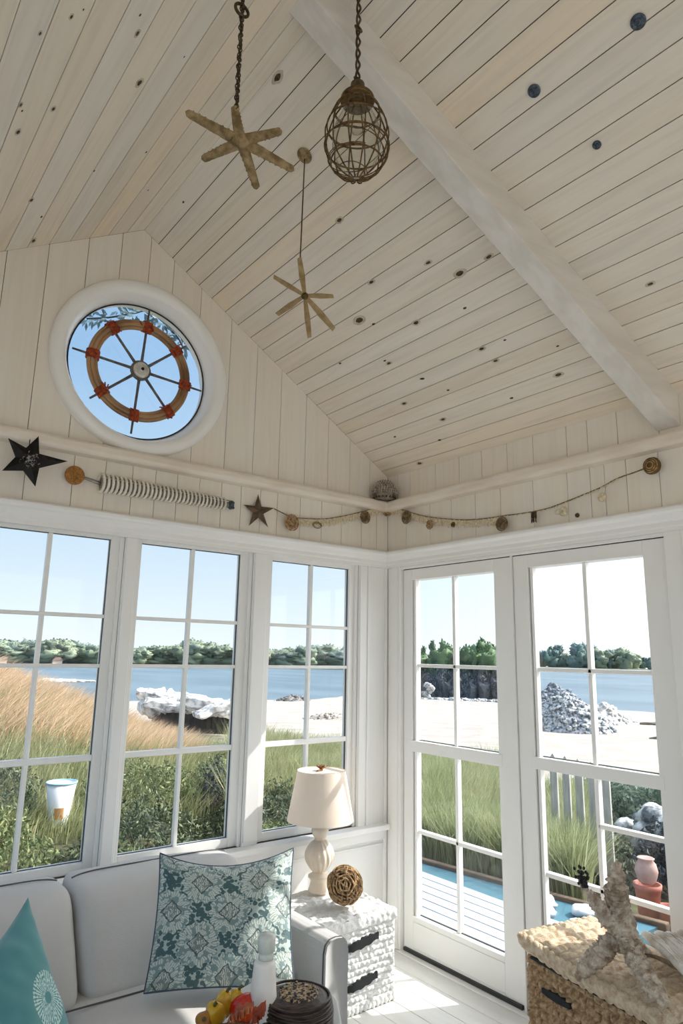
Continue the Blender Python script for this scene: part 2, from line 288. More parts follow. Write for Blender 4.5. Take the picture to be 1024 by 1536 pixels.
# ------------------------------------------------------------------ mesh helpers
class MB:
    def __init__(s): s.v = []; s.f = []; s.m = []; s.uv = {}
    def add(s, vs, fs, mi=0):
        o = len(s.v); s.v += [tuple(v) for v in vs]; s.f += [tuple(i+o for i in f) for f in fs]; s.m += [mi]*len(fs); return o
    def box(s, a, b, mi=0):
        (x0, y0, z0), (x1, y1, z1) = a, b
        x0, x1 = min(x0, x1), max(x0, x1); y0, y1 = min(y0, y1), max(y0, y1); z0, z1 = min(z0, z1), max(z0, z1)
        s.add([(x0,y0,z0),(x1,y0,z0),(x1,y1,z0),(x0,y1,z0),(x0,y0,z1),(x1,y0,z1),(x1,y1,z1),(x0,y1,z1)],
              [(3,2,1,0),(4,5,6,7),(0,1,5,4),(1,2,6,5),(2,3,7,6),(3,0,4,7)], mi)
    def prism(s, pts, off, mi=0):
        """polygon pts (3D, planar) pushed along off"""
        n = len(pts); off = V(off); P = [V(p) for p in pts]
        s.add(P + [p+off for p in P], [tuple(range(n))[::-1], tuple(range(n, 2*n))] + [(i, (i+1) % n, (i+1) % n+n, i+n) for i in range(n)], mi)
    def tube(s, path, rad, seg=8, mi=0, closed=False, cap=True, squash=None):
        P = [V(p) for p in path]; n = len(P)
        R = rad if hasattr(rad, '__len__') else [rad]*n
        rings = []; prev = None
        for i in range(n):
            if closed: t = P[(i+1) % n]-P[i-1]
            else: t = P[min(i+1, n-1)]-P[max(i-1, 0)]
            t = t.normalized() if t.length > 1e-9 else V((0, 0, 1))
            if prev is None:
                a = V((0, 0, 1)) if abs(t.z) < .9 else V((1, 0, 0)); x = t.cross(a).normalized()
            else:
                x = (prev - t*prev.dot(t)); x = x.normalized() if x.length > 1e-6 else t.orthogonal().normalized()
            prev = x; y = t.cross(x)
            rings.append([P[i] + (x*math.cos(2*PI*k/seg)+y*math.sin(2*PI*k/seg)*(squash or 1))*R[i] for k in range(seg)])
        vs = [v for r in rings for v in r]; fs = []
        for i in range(n if closed else n-1):
            j = (i+1) % n
            for k in range(seg): fs.append((i*seg+k, i*seg+(k+1) % seg, j*seg+(k+1) % seg, j*seg+k))
        if cap and not closed: fs += [tuple(range(seg))[::-1], tuple((n-1)*seg+k for k in range(seg))]
        s.add(vs, fs, mi)
    def lathe(s, prof, c=(0, 0, 0), seg=32, mi=0, axis=None, flute=0, nf=0):
        """prof: (radius, height) list; axis: direction of height"""
        ax = V(axis or (0, 0, 1)).normalized(); x = ax.orthogonal().normalized(); y = ax.cross(x); c = V(c)
        n = len(prof); vs = []
        for r, h in prof:
            for k in range(seg):
                a = 2*PI*k/seg; q = r*(1+(flute*math.cos(nf*a+h*30) if flute else 0))
                vs.append(c + ax*h + (x*math.cos(a)+y*math.sin(a))*q)
        fs = [(i*seg+k, i*seg+(k+1) % seg, (i+1)*seg+(k+1) % seg, (i+1)*seg+k) for i in range(n-1) for k in range(seg)]
        if prof[0][0] > 1e-5: fs.append(tuple(range(seg))[::-1])
        if prof[-1][0] > 1e-5: fs.append(tuple((n-1)*seg+k for k in range(seg)))
        s.add(vs, fs, mi)
    def ell(s, c, r, mi=0, seg=14, rings=8, rot=None, lump=0, seed=0):
        c = V(c); vs = []; 
        for i in range(rings+1):
            th = PI*i/rings
            for k in range(seg):
                a = 2*PI*k/seg; d = V((math.sin(th)*math.cos(a), math.sin(th)*math.sin(a), math.cos(th)))
                q = 1 + (lump*noise.noise(d*1.7+V((seed*3.1, seed, 0))) if lump else 0)
                p = V((d.x*r[0]*q, d.y*r[1]*q, d.z*r[2]*q))
                if rot: p = rot @ p
                vs.append(c+p)
        s.add(vs, [(i*seg+k, (i+1)*seg+k, (i+1)*seg+(k+1) % seg, i*seg+(k+1) % seg) for i in range(rings) for k in range(seg)], mi)
    def grid(s, fn, nu, nv, mi=0, uv=False, closeu=False):
        vs = []; uvs = []
        for j in range(nv+1):
            for i in range(nu+1):
                vs.append(fn(i/nu, j/nv)); uvs.append((i/nu, j/nv))
        fs = [(j*(nu+1)+i, j*(nu+1)+i+1, (j+1)*(nu+1)+i+1, (j+1)*(nu+1)+i) for j in range(nv) for i in range(nu)]
        o = s.add(vs, fs, mi)
        if uv:
            for k, q in enumerate(uvs): s.uv[o+k] = q
    def build(s, name, mats, parent=None, smooth=False, bevel=0, bseg=2, sub=0, weld=False, origin=None):
        me = bpy.data.meshes.new(name)
        vs = s.v; o0 = V((0, 0, 0))
        if parent is None and origin is None and vs:
            A = np.array(vs); mn = A.min(0); mx = A.max(0); origin = ((mn[0]+mx[0])/2, (mn[1]+mx[1])/2, mn[2])
            if getattr(s, 'abs', False): origin = (0, 0, 0)
        if parent is not None: o0 = wloc(parent)
        elif origin is not None: o0 = V(origin)
        me.from_pydata([(v[0]-o0.x, v[1]-o0.y, v[2]-o0.z) for v in vs], [], s.f)
        mats = mats if isinstance(mats, (list, tuple)) else [mats]
        for m in mats: me.materials.append(m)
        me.polygons.foreach_set('material_index', s.m)
        if smooth: me.polygons.foreach_set('use_smooth', [True]*len(s.f))
        if s.uv:
            ul = me.uv_layers.new(name='UVMap')
            for l in me.loops:
                if l.vertex_index in s.uv: ul.data[l.index].uv = s.uv[l.vertex_index]
        if weld:
            bm = bmesh.new(); bm.from_mesh(me); bmesh.ops.remove_doubles(bm, verts=bm.verts, dist=1e-5)
            bmesh.ops.recalc_face_normals(bm, faces=bm.faces); bm.to_mesh(me); bm.free()
        me.update()
        ob = bpy.data.objects.new(name, me); C.objects.link(ob)
        if parent is not None: ob.parent = parent
        else: ob.location = o0
        if bevel:
            md = ob.modifiers.new('bevel', 'BEVEL'); md.width = bevel; md.segments = bseg; md.limit_method = 'ANGLE'; md.angle_limit = .6
        if sub:
            md = ob.modifiers.new('sub', 'SUBSURF'); md.levels = sub; md.render_levels = sub
        return ob
def wloc(o):
    l = V(o.location)
    while o.parent: o = o.parent; l += V(o.location)
    return l
def tag(o, label=None, cat=None, group=None, kind=None):
    if label: o['label'] = label
    if cat: o['category'] = cat
    if group: o['group'] = group
    if kind: o['kind'] = kind
    return o
def empty(name, loc, label=None, cat=None, group=None, kind=None):
    o = bpy.data.objects.new(name, None); C.objects.link(o); o.location = loc; o.empty_display_size = .05
    return tag(o, label, cat, group, kind)
def nz(p, s=1.0, k=0): return noise.noise(V(p)*s + V((k*7.3, k*3.1, k*1.7)))

# ------------------------------------------------------------------ ROOM SHELL
XL, YR = -3.28, -5.2            # left side wall, rear wall
RX, RZ, SL, EZ = -1.64, 3.577, .609, 2.578
zc = lambda x: EZ - SL*x if x > RX else EZ + SL*(x-XL)
TH = .14
def ceil_hit(px, py):
    d = ray(px, py)
    t = (EZ-SL*CAM.x-CAM.z)/(d.z+SL*d.x); P = CAM+d*t
    if P.x > RX: return P
    t = (EZ+SL*(CAM.x-XL)-CAM.z)/(d.z-SL*d.x); return CAM+d*t
# floor: boards
b = MB(); b.abs = True
x = XL
while x < 0.0:
    w = .12; b.box((x+.0012, YR, -.03), (min(x+w-.0012, 0.0), 0, 0)); x += w
b.box((XL, YR, -.05), (0, 0, -.028), 1)
tag(b.build('floor', [FLOORM, GROOVE], bevel=.0012, bseg=1), 'white painted board floor of the sunroom', 'floor', kind='structure')
# ceiling: boards on both slopes, joints open onto a dark backing
b = MB(); b.abs = True
def slope_boards(side):
    # s = distance down the slope from the ridge
    x0 = RX; Ls = math.hypot(1.64, 1.64*SL); c, sn = 1.64/Ls, 1.64*SL/Ls
    sg = 1 if side == 'r' else -1; nrm = V((sg*sn, 0, c))
    s = 0; k = 0
    widths = []
    rnd = random.Random(3 if side == 'r' else 5)
    while s < Ls:
        w = (.0925 if s < 1.0 else .083) if side == 'r' else .1
        w += rnd.uniform(-.004, .004)
        e = min(s+w, Ls); g = .0016
        a, bb = s+(g if k else .0), e-g
        P = lambda q, y: V((x0+sg*q*c, y, RZ-q*sn))
        dz = rnd.uniform(0, .0008)
        pts = [P(a, 0)+nrm*dz, P(bb, 0)+nrm*dz, P(bb, 0)+nrm*.014, P(a, 0)+nrm*.014]
        b.prism(pts, (0, YR, 0), 0)
        s = e; k += 1
    P = lambda q, y: V((x0+sg*q*c, y, RZ-q*sn))
    b.prism([P(-.02, .14)+nrm*.012, P(Ls+.12, .14)+nrm*.012, P(Ls+.12, .14)+nrm*.12, P(-.02, .14)+nrm*.12], (0, YR-.28, 0), 1)
    return nrm, V((sg*c, 0, -sn))
nR, dR = slope_boards('r'); nL, dL = slope_boards('l')
knots = [(689,410,13),(733,385,9),(642,394,8),(557,423,8),(697,462,6),(624,484,9),(539,480,14),(634,568,6),(583,545,7),(560,486,6),(577,541,5),(722,523,8),(757,510,5),(743,541,7),(837,562,9),(836,519,5),(606,605,7),(632,568,6),(672,585,5),(767,597,6),(664,629,7),(659,660,6),(629,695,7),(592,655,5),(509,330,9),(416,116,14),(975,426,8),
 (60,50,7),(107,25,7),(209,124,12),(27,198,9),(31,157,7),(33,166,5),(47,300,8),(80,163,8),(141,256,5),(219,228,5),(276,85,4),(222,285,4),(275,303,5),(206,50,9),(50,361,9),(62,325,6),(125,14,4),(545,400,0),(210,22,6),(300,440,0),(510,545,5)]
for i, (kx, ky, sz) in enumerate(knots):
    if not sz: continue
    P = ceil_hit(kx, ky); nn, dd = (nR, dR) if P.x > RX else (nL, dL)
    r = sz*.5*(P-CAM).dot(fw)/F*1.1
    for lay, (k, h, mi) in enumerate(((1.5, .0004, 3), (.8, .0009, 2))):
        if lay == 0 and sz < 7: continue
        pts = []
        for q in range(14):
            a = 2*PI*q/14; rr = r*k*(1+.22*nz((math.cos(a)*1.3, math.sin(a)*1.3, i*3.7)))
            pts.append(P - nn*h + V((0, 1, 0))*rr*1.25*math.cos(a) + dd*rr*.62*math.sin(a))
        b.add(pts + [P-nn*h], [(q, (q+1) % 14, 14) for q in range(14)], mi)
tag(b.build('ceiling', [CEIL, GROOVE, KNOT, KRING]), 'vaulted whitewashed plank ceiling with dark knots', 'ceiling', kind='structure')

# beam under the right slope
fa, fb_, bw, bh = -1.793, -.115, .10, .143
b = MB(); b.abs = True
def yb(x): return fa + fb_*x
A0 = V((-.005, yb(0), EZ)); 
for x0, x1 in ((-.002, RX-.16),):
    ring = []
    for xx in (x0, x1):
        z = EZ-SL*xx+.004; ring.append([V((xx, yb(xx), z)), V((xx, yb(xx)+bw, z)), V((xx, yb(xx)+bw, z-bh)), V((xx, yb(xx), z-bh))])
    b.add(ring[0]+ring[1], [(0,1,2,3),(7,6,5,4),(0,4,5,1),(1,5,6,2),(2,6,7,3),(3,7,4,0)])
tag(b.build('trim_1', BEAM, bevel=.004, weld=False), 'thick whitewashed beam running down under the right ceiling slope', 'beam', kind='structure')

# gable wall (y = 0) with vertical boards above z 2.03
OC = (-1.588, 2.845); OR = .375
win = [(-2.235, -1.60), (-1.545, -.92), (-.84, -.215)]; WZ0, WZ1 = .60, 2.03
b = MB(); b.abs = True
edges = [XL, -3.1, -2.92, -2.74, -2.57, -2.40, -2.236, -2.069, -1.898, -1.744, -1.60, -1.471, -1.311, -1.125, -.958, -.796, -.624, -.463, -.302, -.145, 0]
edges2 = [XL, -3.1, -2.92, -2.74, -2.57, -2.42, -2.25, -2.058, -1.862, -1.721, -1.595, -1.482, -1.371, -1.252, -1.13, -1.017, -.90, -.794, -.645, -.499, -.356, -.207, -.09, 0]
g = .0014
for a, c in zip(edges, edges[1:]):      # upper boards, cut round the round window
    xs = sorted(set([a+g, c-g] + ([RX] if a < RX < c else []) + [q for q in np.linspace(OC[0]-OR, OC[0]+OR, 25) if a+g < q < c-g]))
    for x0, x1 in zip(xs, xs[1:]):
        def cz(x):
            d = OR*OR-(x-OC[0])**2; return math.sqrt(d) if d > 0 else 0
        h0, h1 = cz(x0), cz(x1)
        if h0 == 0 and h1 == 0: segs = [((2.39, 2.39), (zc(x0), zc(x1)))]
        else: segs = [((2.39, 2.39), (OC[1]-h0, OC[1]-h1)), ((OC[1]+h0, OC[1]+h1), (zc(x0), zc(x1)))]
        for (l0, l1), (t0, t1) in segs:
            b.prism([(x0, 0, l0), (x1, 0, l1), (x1, 0, t1), (x0, 0, t0)], (0, .012, 0), 0)
for a, c in zip(edges2, edges2[1:]): b.box((a+g, 0, 2.03), (c-g, .012, 2.40), 0)
# weld boards cut at many strips so each board is one island
# wall core behind the boards, with openings
def core_cols(b, xs, z0f, z1f, y0, y1, mi): pass
def core(b, mi=1):
    for (x0, x1) in [(XL, win[0][0]), (win[0][1], win[1][0]), (win[1][1], win[2][0]), (win[2][1], 0)]: b.box((x0, .0125, 0), (x1, TH, 2.03), mi)
    for (x0, x1) in win: b.box((x0, .0125, 0), (x1, TH, WZ0), mi)
    n = 48
    R2 = OR
    b.box((XL, .0125, 2.03), (0, TH, OC[1]-R2-.02), mi)
    xs = sorted(set([XL, RX, 0, OC[0]-R2, OC[0]+R2] + list(np.linspace(OC[0]-R2, OC[0]+R2, 33))))
    for x0, x1 in zip(xs, xs[1:]):
        cz = lambda x: math.sqrt(max(0, R2*R2-(x-OC[0])**2))
        h0, h1 = cz(x0), cz(x1); zb = OC[1]-R2-.02
        if h0+h1 < 1e-6: segs = [((zb, zb), (zc(x0)+.1, zc(x1)+.1))]
        else: segs = [((zb, zb), (OC[1]-h0, OC[1]-h1)), ((OC[1]+h0, OC[1]+h1), (zc(x0)+.1, zc(x1)+.1))]
        for (l0, l1), (t0, t1) in segs: b.prism([(x0, .0125, l0), (x1, .0125, l1), (x1, .0125, t1), (x0, .0125, t0)], (0, TH-.0125, 0), mi)
core(b)
# painted lower wall and posts, flush with the boards
for (x0, x1) in [(XL, win[0][0]), (win[0][1], win[1][0]), (win[1][1], win[2][0]), (win[2][1], 0)]: b.box((x0, 0, 0), (x1, .0124, 2.03), 2)
for (x0, x1) in win: b.box((x0, 0, 0), (x1, .0124, WZ0), 2)
# framed panel under the sill by the corner
o = b.build('wall_left', [WALLP, GROOVE, WHITE], weld=True)
tag(o, 'gable wall of cream vertical boards above the three windows', 'wall', kind='structure')

# right wall (x = 0)
DO = [(-.908, -.128), (-1.69, -.916)]
b = MB(); b.abs = True
er = [0, -.09, -.198, -.406, -.585, -.745, -.912, -1.071, -1.26, -1.369, -1.516, -1.70, -1.88, -2.05, -2.2]
while er[-1] > YR: er.append(er[-1]-.17)
er2 = [0, -.163, -.359, -.523, -.694, -.862, -1.061, -1.252, -1.37, -1.441, -1.543, -1.687, -1.86, -2.03, -2.2]
while er2[-1] > YR: er2.append(er2[-1]-.17)
for a, c in zip(er, er[1:]): b.box((0, a-g, 2.39), (.012, max(c, YR)+g, EZ+.006), 0)
for a, c in zip(er2, er2[1:]): b.box((0, a-g, 2.03), (.012, max(c, YR)+g, 2.40), 0)
DT, DB = 2.0, 0.0
b.box((.0125, TH, 2.0), (TH, YR, EZ-.03), 1)
b.box((0, 0, 2.0), (.0124, YR, 2.03), 2)
for (y0, y1) in [(-.128, 0), (-.916, -.908), (YR, -1.69)]:
    b.box((0, y0, -.05), (.0124, y1, 2.0), 2); b.box((.0125, y0, -.05), (TH, y1 if y1 < 0 else TH, 2.0), 1)
tag(b.build('wall_right', [WALLP, GROOVE, WHITE]), 'right wall of cream boards above the glazed doors', 'wall', kind='structure')
# side wall on the far left and the rear wall, wide openings added to let sky light in (outside the picture)
b = MB(); b.abs = True
b.box((XL-TH, YR, -.05), (XL, 0, .5)); b.box((XL-TH, YR, 2.15), (XL, TH, EZ)); 
for y0, y1 in ((YR, -4.9), (-3.5, -3.3), (-1.6, -1.45), (-.25, TH)): b.box((XL-TH, y0, .5), (XL, y1, 2.15))
tag(b.build('wall_side', WHITE), 'unseen white side wall with wide openings added to let sky light in', 'wall', kind='structure')
b = MB(); b.abs = True
b.prism([(XL, YR, 2.35), (0, YR, 2.35), (0, YR, EZ), (RX, YR, RZ), (XL, YR, EZ)], (0, -TH, 0))
b.box((XL, YR-TH, -.05), (XL+.15, YR, 2.35)); b.box((-.15, YR-TH, -.05), (0, YR, 2.35))
tag(b.build('wall_rear', WHITE), 'unseen white rear wall with a wide opening added to let sky light in', 'wall', kind='structure')

# ---- trims
def sweep(b, prof, corners, mi=0):
    """prof: (out, z) closed outline; runs along left wall (from x=XL) to the corner and on along the right wall"""
    n = len(prof); rings = []
    for kind in ('a', 'c', 'e'):
        r = []
        for o, z in prof:
            if kind == 'a': r.append((XL+.001, -o, z))
            elif kind == 'c': r.append((-o, -o, z))
            else: r.append((-o, YR+.001, z))
        rings.append(r)
    vs = rings[0]+rings[1]+rings[2]
    fs = [(i*n+k, i*n+(k+1) % n, (i+1)*n+(k+1) % n, (i+1)*n+k) for i in range(2) for k in range(n)]
    fs += [tuple(range(n))[::-1], tuple(2*n+k for k in range(n))]
    b.add(vs, fs, mi)
b = MB(); b.abs = True
sweep(b, [(0, 2.352), (.055, 2.352), (.066, 2.36), (.07, 2.372), (.07, 2.395), (.064, 2.407), (.052, 2.411), (0, 2.411)], 0)
tag(b.build('trim_2', LEDGE, smooth=False, bevel=.003), 'whitewashed wooden ledge running round both walls above the garland', 'ledge', kind='structure')
b = MB(); b.abs = True
sweep(b, [(0, 2.012), (.016, 2.012), (.016, 2.028), (.020, 2.034), (.020, 2.052), (.028, 2.060), (.036, 2.076), (.046, 2.082), (.052, 2.090), (.052, 2.102), (.044, 2.110), (.03, 2.112), (0, 2.112)], 0)
tag(b.build('trim_3', WHITE, bevel=.0015), 'white moulded head trim over the windows and doors', 'moulding', kind='structure')
# casings of the doors and the corner boards
b = MB(); b.abs = True
def cas(a0, a1, z0, z1, o0, o1, wall='R'):
    if wall == 'R': b.box((-o1, a0, z0), (-o0, a1, z1))
    else: b.box((a0, -o1, z0), (a1, -o0, z1))
cas(-.128, -.052, 0, 2.012, .0, .018); cas(-.112, -.07, 0, 2.012, .018, .024); cas(-.052, -.014, 0, 2.012, 0, .008)
cas(-1.80, -1.69, 0, 2.012, 0, .018); cas(-1.79, -1.765, 0, 2.012, .018, .028)
cas(-1.69, -.128, 1.996, 2.012, 0, .012)
tag(b.build('trim_4', WHITE, bevel=.003), 'white vertical casings beside the glazed doors', 'casing', kind='structure')
b = MB(); b.abs = True
cas(-.215, -.165, .60, 2.012, 0, .012, 'L'); cas(-.165, -.15, .60, 2.012, 0, .02, 'L'); cas(-.15, -.03, .60, 2.012, 0, .008, 'L'); cas(-.03, -.012, .0, 2.012, 0, .016, 'L')
cas(-1.598, -1.547, .62, 2.012, 0, .012, 'L'); cas(-.918, -.842, .62, 2.012, 0, .012, 'L'); cas(-2.33, -2.237, .62, 2.012, 0, .012, 'L')
tag(b.build('trim_5', WHITE, bevel=.003), 'white posts and casings between the three windows', 'casing', kind='structure')
# window stool, apron, panel
b = MB(); b.abs = True
b.box((XL+.001, -.065, .575), (-.03, 0, .603)); b.box((XL+.001, -.022, .52), (-.03, 0, .575)); b.box((XL+.001, -.012, .49), (-.03, 0, .50))
tag(b.build('trim_6', WHITE, bevel=.006, bseg=3), 'white window stool running under all three windows', 'sill', kind='structure')
b = MB(); b.abs = True
b.box((XL+.001, -.014, 0), (-.02, 0, .11)); b.box((-.016, -.125, .0), (-.0, -.0, .10))
tag(b.build('baseboard_left', WHITE, bevel=.004), 'white baseboard under the windows', 'baseboard', kind='structure')
b = MB(); b.abs = True
b.box((-.014, YR+.001, 0), (0, -1.81, .11))
tag(b.build('baseboard_right', WHITE, bevel=.004), 'white baseboard right of the doors', 'baseboard', kind='structure')

# ---- windows
gx = [(-2.18, -1.655), (-1.51, -.98), (-.79, -.268)]
wl = ['leftmost of the three tall windows, over the teal cushion', 'middle tall window behind the patterned cushion', 'tall window nearest the corner, behind the lamp']
for i, ((o0, o1), (g0, g1)) in enumerate(zip(win, gx)):
    w = empty('window_%d' % (i+1), ((o0+o1)/2, .05, WZ0), wl[i], 'window', kind='structure')
    zt = 2.0 if i < 2 else 1.99; zb = .642
    f = MB()
    f.box((o0+.0005, .03, WZ0+.0005), (g0, .075, WZ1-.0005)); f.box((g1, .03, WZ0+.0005), (o1-.0005, .075, WZ1-.0005))
    f.box((g0, .03, WZ0+.0005), (g1, .075, zb)); f.box((g0, .03, zt), (g1, .075, WZ1-.0005))
    # stepped stop round the opening
    f.box((o1-.018, .012, WZ0+.0005), (o1-.0005, .03, WZ1-.0005)); f.box((o0+.0005, .012, WZ0+.0005), (o0+.014, .03, WZ1-.0005)); f.box((o0, .012, WZ1-.014), (o1-.0005, .03, WZ1-.0005))
    f.build('sash', WHITE, w, bevel=.003)
    ga = MB()
    ga.box((g1-.004, .044, zb), (g1, .052, zt)); ga.box((g0, .044, zt-.003), (g1, .052, zt)); ga.box((g0, .044, zb), (g1, .052, zb+.003))
    ga.build('gasket', SEAL, w)
    xm = (g0+g1)/2; mu = MB(); mu.box((xm-.009, .036, zb), (xm+.009, .064, zt))
    mu.build('muntin', WHITE, w, bevel=.003)
    for z, t in ((1.652, .008), (1.436, .008), (1.052, .0125)):
        mu = MB(); mu.box((g0, .035, z-t), (g1, .065, z+t)); mu.build('muntin', WHITE, w, bevel=.003)
    p = MB(); p.box((g0-.005, .048, zb-.005), (g1+.005, .052, zt+.005)); p.build('glass_pane', GLASS, w)

# round window with ring and ship's wheel
w = empty('window_4', (OC[0], 0, OC[1]), 'round window high on the gable wall', 'window', kind='structure')
def ring_lathe(b, prof, c, seg=72, mi=0):
    vs = []; n = len(prof)
    for k in range(seg):
        a = 2*PI*k/seg
        for r, y in prof: vs.append((c[0]+r*math.cos(a), y, c[1]+r*math.sin(a)))
    b.add(vs, [(k*n+j, k*n+(j+1) % n, ((k+1) % seg)*n+(j+1) % n, ((k+1) % seg)*n+j) for k in range(seg) for j in range(n)], mi)
b = MB(); ring_lathe(b, [(.438, .0), (.438, -.022), (.432, -.034), (.415, -.042), (.395, -.042), (.378, -.034), (.366, -.02), (.352, .03), (.344, .05), (.344, .09), (.374, .09), (.374, .0)], OC)
b.build('frame', WHITE, w, smooth=True).modifiers.new('e', 'EDGE_SPLIT').split_angle = 1.0
b = MB(); ring_lathe(b, [(.3445, .046), (.3445, .05), (.338, .05), (.338, .046)], OC); b.build('gasket', DARK, w)
b = MB(); b.lathe([(0.0001, .0), (.344, .0), (.344, .004), (.0001, .004)], (OC[0], .056, OC[1]), 64, 0, (0, 1, 0)); b.build('glass_pane', GLASS, w)
wc = V((OC[0]-.007, .016, OC[1]-.008))
w = empty('ship_wheel', wc, 'decorative wooden ship wheel with orange lashings hung in the round window', 'ship wheel')
b = MB()
for rr, dy in ((.248, 0), (.232, -.006), (.216, 0)):
    b.tube([wc+V((math.cos(a)*rr, dy, math.sin(a)*rr)) for a in [2*PI*k/64 for k in range(64)]], .0105, 8, closed=True)
b.build('rim', WHEELW, w, smooth=True)
hub = MB(); hub.lathe([(.001, -.03), (.012, -.03), (.014, -.022), (.034, -.02), (.040, -.014), (.040, .008), (.001, .008)], wc, 28, 0, (0, 1, 0))
h = hub.build('hub', HUBM, w, smooth=False, bevel=.002)
c_ = MB(); c_.lathe([(.001, -.034), (.007, -.034), (.009, -.028), (.011, -.026)], wc, 16, 0, (0, 1, 0)); c_.build('bolt', BLACKM, h)
c_ = MB(); ring_lathe(c_, [(.040, -.008), (.050, -.008), (.050, .006), (.040, .006)], (wc.x, wc.z), 24)
for v in range(len(c_.v)): c_.v[v] = (c_.v[v][0], c_.v[v][1]+wc.y, c_.v[v][2])
c_.build('hub_plate', SPOKE, w)
for k in range(8):
    a = PI/2 - .06 + k*PI/4; d = V((math.cos(a), 0, math.sin(a))); L_ = .325 if k % 2 == 0 else (.30 if k in (3, 7) else .27)
    s_ = MB(); s_.tube([wc+d*.04, wc+d*.12, wc+d*.22, wc+d*L_], [.008, .0065, .0065, .005], 8); s_.build('spoke', SPOKE, w, smooth=True)
    s_ = MB(); tt = V((-d.z, 0, d.x))
    for q in range(7):
        o_ = (q-3)*.0065; ang = random.uniform(-.4, .4)
        pts = [wc+d*(.232+math.cos(t)*.030)+tt*(o_+math.sin(t*1+ang)*.004)+V((0, math.sin(t)*.016-.003, 0)) for t in [2*PI*j/12 for j in range(12)]]
        s_.tube(pts, .0036, 5, closed=True)
    for q in range(4):
        e = d*random.uniform(.2, .265)+tt*random.uniform(-.03, .03); s_.tube([wc+e+V((0, -.018, 0)), wc+e+V((random.uniform(-.02, .02), -.024, random.uniform(-.02, .02)))], .0035, 5)
    s_.build('lashing', LASH, w, smooth=True)

# ---- doors
def door(idx, y0, y1, g0, g1, label, midt, midb, lower, strip):
    w = empty('door_%d' % idx, (.04, (y0+y1)/2, 0), label, 'door', kind='structure')
    zt, zb, X0, X1 = 1.932, .18, .008, .075
    f = MB()
    f.box((X0, y0+.002, .004), (X1, g0, 1.994)); f.box((X0, g1, .004), (X1, y1-.002, 1.994))
    f.box((X0, g0, .004), (X1, g1, zb)); f.box((X0, g0, zt), (X1, g1, 1.994))
    f.box((X0-.003, g0-.02, midb), (X1, g1+.02, midt))
    f.box((X0-.004, g0, .03), (X0, g1, .034)); f.box((X0-.004, g0, .15), (X0, g1, .154))
    f.build('leaf', WHITE, w, bevel=.004)
    ga = MB()
    for z0, z1 in ((zb, midb), (midt, zt)):
        ga.box((.026, g1-.005, z0), (.05, g1, z1)); ga.box((.04, g0, z0), (.05, g1, z0+.004))
    ga.build('gasket', SEAL, w)
    ym = (g0+g1)/2
    for (z0, z1, ms) in ((midt, zt, [(1.453, g0, g1)]), (zb, midb, lower)):
        mu = MB(); mu.box((.03, ym-.0095, z0), (.06, ym+.0095, z1)); mu.build('muntin', WHITE, w, bevel=.003)
        for z, a, c in ms:
            mu = MB(); mu.box((.03, a, z-.0095), (.06, c, z+.0095)); mu.build('muntin', WHITE, w, bevel=.003)
        # inner bead beside the glass on the far stile
        be = MB(); be.box((.018, g1-.022, z0), (.046, g1-.006, z1)); be.build('glazing_bead', WHITE, w, bevel=.002)
        p = MB(); p.box((.044, g0-.004, z0-.003), (.048, g1+.004, z1+.003)); p.build('glass_pane', GLASS, w)
    if strip:
        s_ = MB(); s_.box((-.006, y0+.01, .004), (.012, y1-.012, .02)); s_.build('sweep_strip', DARK, w)
    return w
door(1, -.907, -.129, -.797, -.20, 'glazed white door nearest the corner', 1.052, .995, [(.587, -.797, -.20)], True)
door(2, -1.689, -.917, -1.585, -1.003, 'glazed white door behind the woven chest', 1.064, 1.012, [(.572, -1.585, -1.003), (.822, -1.585, -1.294)], True)
b = MB(); b.abs = True; b.box((-.04, -1.69, -.004), (.14, -.128, .0035))
tag(b.build('trim_7', WHITE, bevel=.002), 'white door threshold', 'threshold', kind='structure')


# ------------------------------------------------------------------ HANGING THINGS
def chain(b, top, bot, link=.016, r=.0017):
    top = V(top); bot = V(bot); d = (bot-top); L_ = d.length; d.normalize(); x = d.orthogonal().normalized(); y = d.cross(x)
    n = int(L_/(link*.78))
    for i in range(n):
        c = top+d*(i+.5)*L_/n; a = x if i % 2 else y
        ang = i*.35; a = x*math.cos(ang+(PI/2 if i % 2 else 0))+y*math.sin(ang+(PI/2 if i % 2 else 0))
        b.tube([c+d*math.cos(t)*link*.55+a*math.sin(t)*link*.36 for t in [2*PI*k/10 for k in range(10)]], r, 5, closed=True)
# chain-hung starfish
T1 = 1.866
c1 = depth(361, 212, T1); tipsA = [(278,167), (352,158), (423,197), (441,256), (385,284), (302,239)]
s = empty('hanging_starfish', c1, 'thick-armed six-pointed dried starfish hanging on an iron chain', 'starfish')
b = MB(); nrm = (CAM-c1).normalized(); nrm = (nrm+V((0, 0, -.5))).normalized()
for i, (tx, ty) in enumerate(tipsA):
    t = hitp(tx, ty, c1, nrm); d = t-c1; L_ = d.length; u = d.normalized(); side = nrm.cross(u)
    w0 = .0165
    def arm(q, w_):
        rw = w0*(1-.38*q); a = 2*PI*w_
        rr = rw*(1+.16*math.cos(3*a)+.07*nz(c1+u*L_*q+side*math.cos(a)*rw+nrm*math.sin(a)*rw, 120))
        endc = 1 if q < .93 else math.sqrt(max(.02, 1-((q-.93)/.07)**2))
        return c1 + u*L_*q + side*math.cos(a)*rr*endc*.95 + nrm*math.sin(a)*rr*.55*endc
    b.grid(arm, 26, 14)
    for q in range(16):   # spines along the edges
        p = c1+u*L_*(.15+q*.052)+side*(w0*.75*(1-.42*(.15+q*.052)))*(1 if q % 2 else -1)-nrm*.004*random.uniform(-1, 1)
        b.ell(p, (.0035,)*3, 0, 6, 4)
b.ell(c1, (.026, .026, .02), 0, 14, 8, lump=.3)
